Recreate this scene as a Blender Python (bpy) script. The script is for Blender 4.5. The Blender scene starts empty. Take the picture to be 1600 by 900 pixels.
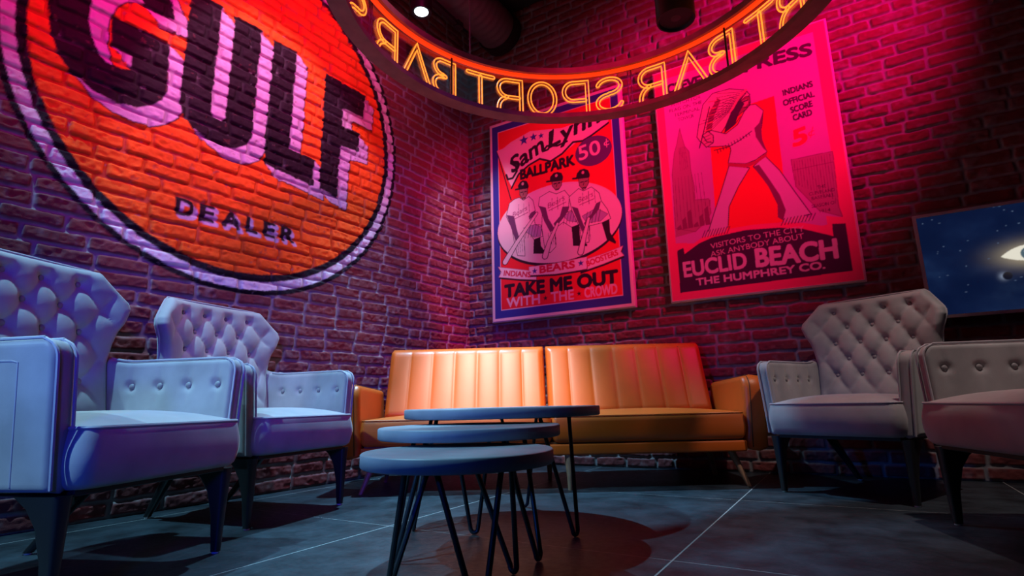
import bpy, bmesh, math, random
import numpy as np
from mathutils import Vector, Matrix

scene = bpy.context.scene
COL = scene.collection
PI = math.pi

# ------------------------------------------------------------------ camera
cam_data = bpy.data.cameras.new('camera')
cam = bpy.data.objects.new('camera', cam_data)
COL.objects.link(cam)
YAW, TILT, ROLL = 0.542750396, 0.205788431, -0.024290026
cf = Vector((-math.sin(YAW) * math.cos(TILT), math.cos(YAW) * math.cos(TILT), math.sin(TILT)))
cr = Vector((math.cos(YAW), math.sin(YAW), 0))
cu = cr.cross(cf)
r2 = cr * math.cos(ROLL) + cu * math.sin(ROLL)
u2 = -cr * math.sin(ROLL) + cu * math.cos(ROLL)
cam.matrix_world = Matrix(((r2.x, u2.x, -cf.x, 0), (r2.y, u2.y, -cf.y, 0), (r2.z, u2.z, -cf.z, 0.47), (0, 0, 0, 1)))
cam_data.sensor_width = 36
cam_data.lens = 866.24 / 1600 * 36
cam_data.clip_start = 0.02
scene.camera = cam

# ------------------------------------------------------------------ exposure, world
scene.view_settings.view_transform = 'Standard'
scene.view_settings.look = 'None'
scene.view_settings.gamma = 1
scene.view_settings.use_curve_mapping = False
scene.view_settings.exposure = 0.0
world = bpy.data.worlds.new('world')
scene.world = world
world.use_nodes = True
world.node_tree.nodes['Background'].inputs[0].default_value = (0.16, 0.05, 0.40, 1)
world.node_tree.nodes['Background'].inputs[1].default_value = 0.015


# ------------------------------------------------------------------ lights of the room
def spot(name, loc, target, energy, color, deg, blend=0.5, radius=0.04):
    d = bpy.data.lights.new(name, 'SPOT')
    d.energy = energy
    d.color = color
    d.spot_size = math.radians(deg)
    d.spot_blend = blend
    d.shadow_soft_size = radius
    o = bpy.data.objects.new(name, d)
    COL.objects.link(o)
    o.location = loc
    o.rotation_euler = (Vector(target) - Vector(loc)).to_track_quat('-Z', 'Y').to_euler()
    return o


def area(name, loc, target, energy, color, size):
    d = bpy.data.lights.new(name, 'AREA')
    d.energy = energy
    d.color = color
    d.shape = 'DISK'
    d.size = size
    o = bpy.data.objects.new(name, d)
    COL.objects.link(o)
    o.location = loc
    o.rotation_euler = (Vector(target) - Vector(loc)).to_track_quat('-Z', 'Y').to_euler()
    return o


COOL = (0.30, 0.74, 1.0)
SPOT_AT = (-2.46, 2.84, 3.40)
# the lit track spotlight: hard pool of cool white on the sofa, tables and floor
spot('track_spot_light', (SPOT_AT[0], SPOT_AT[1], SPOT_AT[2] - 0.02), (-1.75, 2.60, 0.4), 900, (0.30, 0.68, 1.0), 64, 0.9, 0.03)
# its row neighbour, then unseen spots off the track for chairs and mural
spot('track_spot_light_near', (-2.62, 0.35, 3.50), (-1.85, 1.25, 0.4), 600, COOL, 56, 0.7, 0.03)
spot('unseen_spot_front', (-1.95, -1.90, 3.10), (-1.74, 0.72, 0.42), 560, (0.36, 0.80, 1.0), 23, 0.8, 0.03)
spot('unseen_spot_mural', (-1.65, 1.45, 3.75), (-2.95, 2.05, 1.85), 150, (0.86, 0.58, 0.95), 50, 0.4, 0.03)
spot('unseen_spot_right', (0.75, 2.3, 3.40), (0.12, 3.0, 0.6), 170, (1.0, 0.84, 0.78), 44, 0.9, 0.03)
# unseen narrow accent on the sofa's left end, another added for the brick corner
spot('accent_light_sofa', (-1.16, 1.05, 3.50), (-1.95, 2.96, 0.80), 950, (1.0, 0.90, 0.82), 23, 0.9, 0.12)
spot('accent_light_corner', (-2.05, 3.25, 3.60), (-2.85, 3.98, 1.25), 190, (0.72, 0.66, 1.0), 34, 0.9, 0.03)
# magenta and red colour washes on the upper walls
spot('magenta_wash_scorecard', (1.5, 2.2, 3.90), (-0.50, 4.0, 2.60), 800, (1.0, 0.0, 0.19), 56, 0.9, 0.10)
spot('magenta_wash_ballpark', (0.3, 3.0, 3.95), (-2.1, 4.0, 2.0), 420, (1.0, 0.0, 0.16), 46, 0.9, 0.10)
spot('magenta_wash_mural', (-0.6, 0.9, 3.75), (-2.95, 1.50, 3.25), 470, (1.0, 0.01, 0.24), 78, 0.9, 0.10)
# unseen blue and violet fill washes, low behind the camera
spot('blue_wash', (0.3, -1.5, 1.1), (-2.5, 1.9, 0.60), 140, (0.01, 0.045, 1.0), 40, 0.9, 0.15)
spot('blue_wash_tables', (-1.9, -1.6, 1.0), (-1.05, 2.4, 0.35), 120, (0.01, 0.16, 1.0), 26, 0.9, 0.15)
spot('violet_wash', (0.9, -1.4, 1.9), (-2.9, 2.45, 1.45), 360, (0.15, 0.03, 1.0), 44, 0.9, 0.15)


# ------------------------------------------------------------------ materials
def new_mat(name):
    m = bpy.data.materials.new(name)
    m.use_nodes = True
    nt = m.node_tree
    return m, nt, nt.nodes['Principled BSDF']


def noise_bump(nt, bsdf, scale, strength, dist, detail=4.0):
    tc = nt.nodes.new('ShaderNodeTexCoord')
    nz = nt.nodes.new('ShaderNodeTexNoise')
    nz.inputs['Scale'].default_value = scale
    nz.inputs['Detail'].default_value = detail
    bp = nt.nodes.new('ShaderNodeBump')
    bp.inputs['Strength'].default_value = strength
    bp.inputs['Distance'].default_value = dist
    nt.links.new(tc.outputs['Object'], nz.inputs['Vector'])
    nt.links.new(nz.outputs['Fac'], bp.inputs['Height'])
    nt.links.new(bp.outputs['Normal'], bsdf.inputs['Normal'])
    return tc, nz


def plain(name, col, rough=0.5, metal=0.0, bump=None, var=0.0, varscale=8.0, coat=0.0, sheen=0.0):
    m, nt, b = new_mat(name)
    b.inputs['Base Color'].default_value = (*col, 1)
    b.inputs['Roughness'].default_value = rough
    b.inputs['Metallic'].default_value = metal
    b.inputs['Coat Weight'].default_value = coat
    if sheen:
        b.inputs['Sheen Weight'].default_value = sheen
        b.inputs['Sheen Roughness'].default_value = 0.4
    if bump:
        noise_bump(nt, b, *bump)
    if var:
        tc = nt.nodes.new('ShaderNodeTexCoord')
        nz = nt.nodes.new('ShaderNodeTexNoise')
        nz.inputs['Scale'].default_value = varscale
        nz.inputs['Detail'].default_value = 5
        rp = nt.nodes.new('ShaderNodeValToRGB')
        rp.color_ramp.elements[0].position = 0.3
        rp.color_ramp.elements[1].position = 0.7
        rp.color_ramp.elements[0].color = (*[c * (1 - var) for c in col], 1)
        rp.color_ramp.elements[1].color = (*[min(1, c * (1 + var)) for c in col], 1)
        nt.links.new(tc.outputs['Object'], nz.inputs['Vector'])
        nt.links.new(nz.outputs['Fac'], rp.inputs['Fac'])
        nt.links.new(rp.outputs['Color'], b.inputs['Base Color'])
    return m


def vcol(name, rough=0.8, bump=None, spec=0.3, coat=0.0):
    m, nt, b = new_mat(name)
    a = nt.nodes.new('ShaderNodeAttribute')
    a.attribute_name = 'paint'
    nt.links.new(a.outputs['Color'], b.inputs['Base Color'])
    b.inputs['Roughness'].default_value = rough
    b.inputs['Specular IOR Level'].default_value = spec
    b.inputs['Coat Weight'].default_value = coat
    if bump:
        noise_bump(nt, b, *bump)
    return m


def glow(name, col, strength):
    m, nt, b = new_mat(name)
    b.inputs['Base Color'].default_value = (0.02, 0.01, 0.01, 1)
    b.inputs['Emission Color'].default_value = (*col, 1)
    b.inputs['Emission Strength'].default_value = strength
    return m


def screen_mat(name, strength):
    m, nt, b = new_mat(name)
    a = nt.nodes.new('ShaderNodeAttribute')
    a.attribute_name = 'paint'
    b.inputs['Base Color'].default_value = (0.01, 0.01, 0.012, 1)
    b.inputs['Roughness'].default_value = 0.15
    b.inputs['Specular IOR Level'].default_value = 0.12
    nt.links.new(a.outputs['Color'], b.inputs['Emission Color'])
    b.inputs['Emission Strength'].default_value = strength
    return m


def acrylic(name):
    m = bpy.data.materials.new(name)
    m.use_nodes = True
    nt = m.node_tree
    nt.nodes.clear()
    out = nt.nodes.new('ShaderNodeOutputMaterial')
    tr = nt.nodes.new('ShaderNodeBsdfTransparent')
    tr.inputs[0].default_value = (0.93, 0.90, 0.92, 1)
    gl = nt.nodes.new('ShaderNodeBsdfGlossy')
    gl.inputs['Roughness'].default_value = 0.16
    lw = nt.nodes.new('ShaderNodeLayerWeight')
    lw.inputs['Blend'].default_value = 0.25
    fr = nt.nodes.new('ShaderNodeMath')
    fr.operation = 'MULTIPLY_ADD'
    fr.inputs[1].default_value = 0.30
    fr.inputs[2].default_value = 0.09
    nt.links.new(lw.outputs['Facing'], fr.inputs[0])
    mx = nt.nodes.new('ShaderNodeMixShader')
    nt.links.new(fr.outputs[0], mx.inputs[0])
    nt.links.new(tr.outputs[0], mx.inputs[1])
    nt.links.new(gl.outputs[0], mx.inputs[2])
    nt.links.new(mx.outputs[0], out.inputs[0])
    return m


def floor_mat():
    m, nt, b = new_mat('slate_tiles')
    L = nt.links
    N = nt.nodes
    tc = N.new('ShaderNodeTexCoord')
    sx = N.new('ShaderNodeSeparateXYZ')
    L.new(tc.outputs['Object'], sx.inputs[0])

    def mth(op, a, c=None, clamp=False):
        n = N.new('ShaderNodeMath')
        n.operation = op
        n.use_clamp = clamp
        if isinstance(a, float):
            n.inputs[0].default_value = a
        else:
            L.new(a, n.inputs[0])
        if c is not None:
            if isinstance(c, float):
                n.inputs[1].default_value = c
            else:
                L.new(c, n.inputs[1])
        return n.outputs[0]

    def line(sock, off, width):
        t = mth('ADD', sock, off)
        t = mth('DIVIDE', t, 1.14)
        t = mth('FRACT', t)
        t = mth('SUBTRACT', t, 0.5)
        t = mth('ABSOLUTE', t)
        t = mth('SUBTRACT', 0.5, t)
        return mth('LESS_THAN', t, width)
    gx = line(sx.outputs['X'], 0.532 + 11.4, 0.0024)
    gy = line(sx.outputs['Y'], -1.77 + 11.4, 0.0013)
    g = mth('MAXIMUM', gx, gy)
    nz = N.new('ShaderNodeTexNoise')
    nz.inputs['Scale'].default_value = 5
    nz.inputs['Detail'].default_value = 9
    nz.inputs['Roughness'].default_value = 0.65
    L.new(tc.outputs['Object'], nz.inputs['Vector'])
    rp = N.new('ShaderNodeValToRGB')
    rp.color_ramp.elements[0].position = 0.35
    rp.color_ramp.elements[1].position = 0.72
    rp.color_ramp.elements[0].color = (0.009, 0.012, 0.016, 1)
    rp.color_ramp.elements[1].color = (0.043, 0.057, 0.072, 1)
    L.new(nz.outputs['Fac'], rp.inputs['Fac'])
    mx = N.new('ShaderNodeMixRGB')
    L.new(g, mx.inputs[0])
    L.new(rp.outputs['Color'], mx.inputs[1])
    mx.inputs[2].default_value = (0.27, 0.27, 0.27, 1)
    L.new(mx.outputs[0], b.inputs['Base Color'])
    n2 = N.new('ShaderNodeTexNoise')
    n2.inputs['Scale'].default_value = 38
    n2.inputs['Detail'].default_value = 8
    L.new(tc.outputs['Object'], n2.inputs['Vector'])
    mr = N.new('ShaderNodeMapRange')
    mr.inputs[3].default_value = 0.30
    mr.inputs[4].default_value = 0.55
    L.new(n2.outputs['Fac'], mr.inputs[0])
    L.new(mr.outputs[0], b.inputs['Roughness'])
    bp = N.new('ShaderNodeBump')
    b.inputs['Specular IOR Level'].default_value = 0.30
    bp.inputs['Strength'].default_value = 0.35
    bp.inputs['Distance'].default_value = 0.004
    L.new(n2.outputs['Fac'], bp.inputs['Height'])
    L.new(bp.outputs['Normal'], b.inputs['Normal'])
    return m


M_WALL = vcol('painted_brick', 0.82, (220.0, 0.5, 0.002), 0.25)
M_FLOOR = floor_mat()
M_CEIL = plain('black_ceiling_paint', (0.012, 0.012, 0.014), 0.8, bump=(30.0, 0.3, 0.01))
M_VELVET = plain('grey_velvet', (0.31, 0.285, 0.29), 0.75, bump=(260.0, 0.25, 0.001), var=0.16, varscale=7.0, sheen=0.35)
M_PIPING = plain('grey_piping', (0.36, 0.33, 0.36), 0.6, bump=(300.0, 0.2, 0.001), sheen=0.3)
M_BUTTON = plain('velvet_button', (0.22, 0.20, 0.21), 0.6, bump=(300.0, 0.2, 0.001), sheen=0.3)
M_BLACKLEG = plain('black_lacquered_wood', (0.018, 0.018, 0.020), 0.32, bump=(90.0, 0.15, 0.001))
M_GLIDE = plain('white_plastic_glide', (0.75, 0.75, 0.75), 0.5, bump=(60.0, 0.1, 0.001))
M_LEATHER = plain('tan_leather', (0.60, 0.105, 0.008), 0.42, bump=(190.0, 0.22, 0.0012), var=0.10, varscale=3.0)
M_SEAM = plain('dark_leather_seam', (0.10, 0.03, 0.006), 0.6, bump=(190.0, 0.2, 0.001))
M_OAK = plain('turned_wood_leg', (0.33, 0.17, 0.10), 0.45, var=0.25, varscale=22.0)
M_TABLE = plain('dark_grey_table_top', (0.19, 0.20, 0.23), 0.5, bump=(120.0, 0.15, 0.001), var=0.10, varscale=14.0)
M_STEEL = plain('black_steel_rod', (0.030, 0.032, 0.036), 0.38, 0.6, bump=(150.0, 0.1, 0.0005))
M_RIM = plain('bronze_ring_metal', (0.30, 0.13, 0.11), 0.45, 0.2, bump=(80.0, 0.15, 0.001), var=0.2, varscale=12.0)
M_BLACKMETAL = plain('black_metal', (0.015, 0.015, 0.017), 0.45, 0.2, bump=(120.0, 0.1, 0.0005))
M_DUCT = plain('painted_spiral_duct', (0.11, 0.10, 0.11), 0.5, 0.2, bump=(40.0, 0.1, 0.002))
M_CABLE = plain('steel_cable', (0.55, 0.52, 0.55), 0.35, 0.8, bump=(300.0, 0.2, 0.0005))
M_ACRYLIC = acrylic('clear_acrylic')
M_NEON = glow('neon_tube_glow', (1.0, 0.20, 0.02), 2.1)
M_LED = glow('orange_led_glow', (1.0, 0.032, 0.002), 1.4)
M_LENS = glow('spot_lens_glow', (0.75, 0.92, 1.0), 14.0)
M_DARKLENS = plain('unlit_lamp_lens', (0.06, 0.03, 0.03), 0.35, bump=(40.0, 0.3, 0.002))
M_PRINT = vcol('printed_poster', 0.55, (500.0, 0.1, 0.0005), 0.3)
M_FRAME = plain('pale_poster_edge', (0.62, 0.56, 0.52), 0.5, bump=(60.0, 0.2, 0.001), var=0.1, varscale=10.0)
M_BEZEL = plain('silver_tv_bezel', (0.70, 0.68, 0.72), 0.35, 0.4, bump=(200.0, 0.1, 0.0005))
M_SCREEN = screen_mat('tv_picture', 0.75)


# ------------------------------------------------------------------ mesh helpers
class MB:
    """collects vertices and faces, then links them as one mesh object"""

    def __init__(self):
        self.v = []
        self.f = []

    def add(self, verts, faces):
        o = len(self.v)
        self.v += [tuple(p) for p in verts]
        self.f += [tuple(i + o for i in f) for f in faces]
        return self

    def loft(self, rings, cap=True, closed=False):
        n = len(rings[0])
        vs = [p for r in rings for p in r]
        fs = []
        k = len(rings)
        for a in range(k if closed else k - 1):
            b = (a + 1) % k
            for i in range(n):
                j = (i + 1) % n
                fs.append((a * n + i, a * n + j, b * n + j, b * n + i))
        if cap and not closed:
            fs.append(tuple(range(n - 1, -1, -1)))
            fs.append(tuple((k - 1) * n + i for i in range(n)))
        return self.add(vs, fs)

    def tube(self, path, rad, seg=8, closed=False):
        pts = [Vector(p) for p in path]
        n = len(pts)
        rads = rad if isinstance(rad, (list, tuple)) else [rad] * n
        rings = []
        ref = None
        for i in range(n):
            if closed:
                t = (pts[(i + 1) % n] - pts[i - 1])
            else:
                t = pts[min(i + 1, n - 1)] - pts[max(i - 1, 0)]
            t = t.normalized() if t.length > 1e-9 else Vector((0, 0, 1))
            if ref is None:
                ref = t.orthogonal().normalized()
            else:
                ref = ref - t * ref.dot(t)
                ref = ref.normalized() if ref.length > 1e-6 else t.orthogonal().normalized()
            bi = t.cross(ref)
            rings.append([pts[i] + (ref * math.cos(a) + bi * math.sin(a)) * rads[i] for a in [2 * PI * k / seg for k in range(seg)]])
        if closed:  # match the frame twist at the closing joint
            best = min(range(seg), key=lambda s: (rings[0][s] - rings[-1][0]).length)
            rings.append([rings[0][(s + best) % seg] for s in range(seg)])
            return self.loft(rings, cap=False)
        return self.loft(rings)

    def box(self, x0, x1, y0, y1, z0, z1):
        return self.loft([[(x0, y0, z), (x1, y0, z), (x1, y1, z), (x0, y1, z)] for z in (z0, z1)])

    def lathe(self, prof, seg=32, c=(0, 0)):
        return self.loft([[(c[0] + r * math.cos(2 * PI * k / seg), c[1] + r * math.sin(2 * PI * k / seg), z) for k in range(seg)] for r, z in prof])

    def build(self, name, mat, parent=None, smooth=True, angle=35, bevel=0.0):
        me = bpy.data.meshes.new(name)
        me.from_pydata(self.v, [], self.f)
        bm = bmesh.new()
        bm.from_mesh(me)
        if bevel:
            bmesh.ops.bevel(bm, geom=list(bm.edges), offset=bevel, segments=3, profile=0.5, affect='EDGES')
        bmesh.ops.recalc_face_normals(bm, faces=list(bm.faces))
        bm.to_mesh(me)
        bm.free()
        me.materials.append(mat)
        if smooth:
            me.polygons.foreach_set('use_smooth', [True] * len(me.polygons))
            me.set_sharp_from_angle(angle=math.radians(angle))
        o = bpy.data.objects.new(name, me)
        COL.objects.link(o)
        if parent:
            o.parent = parent
        return o


def tag(o, label=None, cat=None, group=None, kind=None):
    if label:
        o['label'] = label
    if cat:
        o['category'] = cat
    if group:
        o['group'] = group
    if kind:
        o['kind'] = kind
    return o


def empty(name, loc, rz=0.0):
    o = bpy.data.objects.new(name, None)
    COL.objects.link(o)
    o.empty_display_size = 0.1
    o.location = loc
    o.rotation_euler = (0, 0, rz)
    return o


def copy_tree(o, parent=None):
    c = o.copy()
    COL.objects.link(c)
    c.parent = parent
    for ch in list(o.children):
        copy_tree(ch, c)
    return c


def smoothstep(a, b, x):
    t = np.clip((x - a) / (b - a), 0, 1)
    return t * t * (3 - 2 * t)


def grid_mesh(name, P, colors, mat, parent=None, back=None):
    """P (rows, cols, 3) surface points, colors (rows, cols, 3); back: vector that gives the sheet its thickness"""
    R, Cn, _ = P.shape
    idx = np.arange(R * Cn).reshape(R, Cn)
    quads = np.stack([idx[:-1, :-1], idx[:-1, 1:], idx[1:, 1:], idx[1:, :-1]], -1).reshape(-1, 4)
    V = P.reshape(-1, 3)
    Ccol = colors.reshape(-1, 3)
    if back is not None:
        ring = np.concatenate([idx[0, :], idx[1:, -1], idx[-1, -2::-1], idx[-2:0:-1, 0]])
        nb = len(V) + np.arange(len(ring))
        V = np.concatenate([V, V[ring] + np.asarray(back)])
        Ccol = np.concatenate([Ccol, Ccol[ring]])
        nx = np.roll(np.arange(len(ring)), -1)
        side = np.stack([ring, nb, nb[nx], ring[nx]], -1)
        c = [len(V) - len(ring) + k for k in (0, Cn - 1, Cn + R - 2, 2 * Cn + R - 3)]
        quads = np.concatenate([quads, side, np.array([[c[0], c[3], c[2], c[1]]])])
    me = bpy.data.meshes.new(name)
    me.vertices.add(len(V))
    me.vertices.foreach_set('co', np.ascontiguousarray(V, dtype=np.float32).ravel())
    me.loops.add(quads.size)
    me.loops.foreach_set('vertex_index', np.ascontiguousarray(quads, dtype=np.int32).ravel())
    me.polygons.add(len(quads))
    me.polygons.foreach_set('loop_start', np.arange(0, quads.size, 4, dtype=np.int32))
    me.polygons.foreach_set('use_smooth', np.ones(len(quads), dtype=bool))
    me.update(calc_edges=True)
    at = me.color_attributes.new('paint', 'FLOAT_COLOR', 'POINT')
    at.data.foreach_set('color', np.concatenate([Ccol, np.ones((len(Ccol), 1))], 1).astype(np.float32).ravel())
    me.materials.append(mat)
    o = bpy.data.objects.new(name, me)
    COL.objects.link(o)
    if parent:
        o.parent = parent
    return o


# ------------------------------------------------------------------ flat artwork (paint on walls, prints, a screen picture)
_glyphs = {}


def text_tris(s):
    key = s
    if key not in _glyphs:
        cu_ = bpy.data.curves.new('lettering', 'FONT')
        cu_.body = s
        cu_.size = 1.0
        cu_.resolution_u = 4
        ob = bpy.data.objects.new('lettering', cu_)
        me = bpy.data.meshes.new_from_object(ob)
        me.calc_loop_triangles()
        V = np.array([v.co[:2] for v in me.vertices])
        T = np.array([t.vertices[:] for t in me.loop_triangles])
        _glyphs[key] = (V, T)
        bpy.data.objects.remove(ob)
        bpy.data.curves.remove(cu_)
        bpy.data.meshes.remove(me)
    return _glyphs[key]


class Canvas:
    """a little raster painter in metres; its picture becomes vertex paint"""

    def __init__(self, x0, y0, w, h, res, col):
        self.x0, self.y0, self.res = x0, y0, res
        self.nx, self.ny = int(round(w / res)), int(round(h / res))
        self.a = np.empty((self.ny, self.nx, 3), dtype=np.float32)
        self.a[:] = col
        self.X, self.Y = np.meshgrid(x0 + (np.arange(self.nx) + .5) * res, y0 + (np.arange(self.ny) + .5) * res)

    def box(self, pts):
        p = np.asarray(pts)
        i0, j0 = np.floor((p.min(0) - [self.x0, self.y0]) / self.res).astype(int) - 1
        i1, j1 = np.ceil((p.max(0) - [self.x0, self.y0]) / self.res).astype(int) + 1
        return slice(max(j0, 0), max(min(j1, self.ny), 0)), slice(max(i0, 0), max(min(i1, self.nx), 0))

    def mask_poly(self, pts):
        m = np.zeros((self.ny, self.nx), bool)
        sl = self.box(pts)
        X, Y = self.X[sl], self.Y[sl]
        mm = np.zeros(X.shape, bool)
        n = len(pts)
        for k in range(n):
            xa, ya = pts[k]
            xb, yb = pts[(k + 1) % n]
            if ya == yb:
                continue
            mm ^= ((ya > Y) != (yb > Y)) & (X < (xb - xa) * (Y - ya) / (yb - ya) + xa)
        m[sl] = mm
        return m

    def poly(self, pts, col, line=None, width=0.006):
        self.a[self.mask_poly(pts)] = col
        if line is not None:
            self.stroke(list(pts) + [pts[0]], width, line)

    def ellipse(self, cx, cy, rx, ry, col, rot=0.0):
        dx, dy = self.X - cx, self.Y - cy
        c, s = math.cos(rot), math.sin(rot)
        self.a[((dx * c + dy * s) / rx) ** 2 + ((-dx * s + dy * c) / ry) ** 2 < 1] = col

    def rect(self, x0, y0, x1, y1, col):
        self.a[(self.X > x0) & (self.X < x1) & (self.Y > y0) & (self.Y < y1)] = col

    def stroke(self, pts, width, col, width_end=None):
        n = len(pts) - 1
        for k in range(n):
            (xa, ya), (xb, yb) = pts[k], pts[k + 1]
            wmax = max(width, width_end or 0)
            sl = self.box([(min(xa, xb) - wmax, min(ya, yb) - wmax), (max(xa, xb) + wmax, max(ya, yb) + wmax)])
            X, Y = self.X[sl], self.Y[sl]
            L2 = (xb - xa) ** 2 + (yb - ya) ** 2 + 1e-12
            t = np.clip(((X - xa) * (xb - xa) + (Y - ya) * (yb - ya)) / L2, 0, 1)
            d = np.hypot(X - xa - t * (xb - xa), Y - ya - t * (yb - ya))
            w = width if width_end is None else width + (width_end - width) * (k + t) / n
            sub = self.a[sl]
            sub[d < w * .5] = col

    def star(self, cx, cy, r, col):
        self.poly([(cx + (r if k % 2 == 0 else r * .42) * math.sin(k * PI / 5), cy + (r if k % 2 == 0 else r * .42) * math.cos(k * PI / 5)) for k in range(10)], col)

    def text(self, s, xa, ya, xb, yb, height, col, weight=0.0, bend=0.0, shear=0.0):
        """text stretched from baseline point a to b with the given cap height; bend lifts its middle"""
        V, T = text_tris(s)
        lo, hi = V[:, 0].min(), V[:, 0].max()
        L = math.hypot(xb - xa, yb - ya)
        ux, uy = (xb - xa) / L, (yb - ya) / L
        t = (V[:, 0] - lo) / (hi - lo)
        yy = V[:, 1] / 0.70 * height
        along = t * L + shear * yy
        up = yy + bend * 4 * t * (1 - t)
        P = np.stack([xa + ux * along - uy * up, ya + uy * along + ux * up], 1)
        pad = int(math.ceil(weight * height * 1.6 / self.res))
        lo_, hi_ = P.min(0), P.max(0)
        g = (pad + 2) * self.res
        sl = self.box([(lo_[0] - g, lo_[1] - g), (hi_[0] + g, hi_[1] + g)])
        X, Y = self.X[sl], self.Y[sl]
        M = np.zeros(X.shape, bool)
        for tri in T:
            q = P[tri]
            i0, j0 = np.maximum(np.floor((q.min(0) - [X[0, 0], Y[0, 0]]) / self.res).astype(int), 0)
            i1, j1 = np.maximum(np.ceil((q.max(0) - [X[0, 0], Y[0, 0]]) / self.res).astype(int) + 1, 0)
            xs, ys = X[j0:j1, i0:i1], Y[j0:j1, i0:i1]
            (x1, y1), (x2, y2), (x3, y3) = q
            d1 = (xs - x2) * (y1 - y2) - (x1 - x2) * (ys - y2)
            d2 = (xs - x3) * (y2 - y3) - (x2 - x3) * (ys - y3)
            d3 = (xs - x1) * (y3 - y1) - (x3 - x1) * (ys - y1)
            neg = (d1 < 0) | (d2 < 0) | (d3 < 0)
            pos = (d1 > 0) | (d2 > 0) | (d3 > 0)
            M[j0:j1, i0:i1] |= ~(neg & pos)
        rad = weight * height * 1.6 / self.res
        if rad >= .5:
            out = M.copy()
            k = int(math.ceil(rad))
            for dj in range(-k, k + 1):
                for di in range(-k, k + 1):
                    if di * di + dj * dj <= rad * rad + .3:
                        out |= np.roll(np.roll(M, dj, 0), di, 1)
            M = out
        self.a[sl][M] = col

    def sample(self, x, y, blur=1):
        a = self.a
        for _ in range(blur):
            p = np.pad(a, ((1, 1), (1, 1), (0, 0)), mode='edge')
            a = (p[:-2, 1:-1] + p[2:, 1:-1] + p[1:-1, :-2] + p[1:-1, 2:] + 2 * p[1:-1, 1:-1]) / 6
        fx = np.clip((x - self.x0) / self.res - .5, 0, self.nx - 1.001)
        fy = np.clip((y - self.y0) / self.res - .5, 0, self.ny - 1.001)
        i, j = fx.astype(int), fy.astype(int)
        tx, ty = (fx - i)[..., None], (fy - j)[..., None]
        return (a[j, i] * (1 - tx) + a[j, i + 1] * tx) * (1 - ty) + (a[j + 1, i] * (1 - tx) + a[j + 1, i + 1] * tx) * ty


_tab = np.random.default_rng(7).random((256, 256)).astype(np.float32)


def vnoise(x, y, seed=0):
    x = x + seed * 17.31
    y = y + seed * 9.77
    xi, yi = np.floor(x).astype(int), np.floor(y).astype(int)
    tx, ty = x - xi, y - yi
    tx, ty = tx * tx * (3 - 2 * tx), ty * ty * (3 - 2 * ty)
    a, b = _tab[yi % 256, xi % 256], _tab[yi % 256, (xi + 1) % 256]
    c, d = _tab[(yi + 1) % 256, xi % 256], _tab[(yi + 1) % 256, (xi + 1) % 256]
    return (a * (1 - tx) + b * tx) * (1 - ty) + (c * (1 - tx) + d * tx) * ty


def fbm(x, y, seed=0, oct=4):
    s, amp, tot = 0, 1.0, 0
    for k in range(oct):
        s = s + amp * vnoise(x * 2 ** k, y * 2 ** k, seed + k)
        tot += amp
        amp *= .5
    return s / tot


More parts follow.
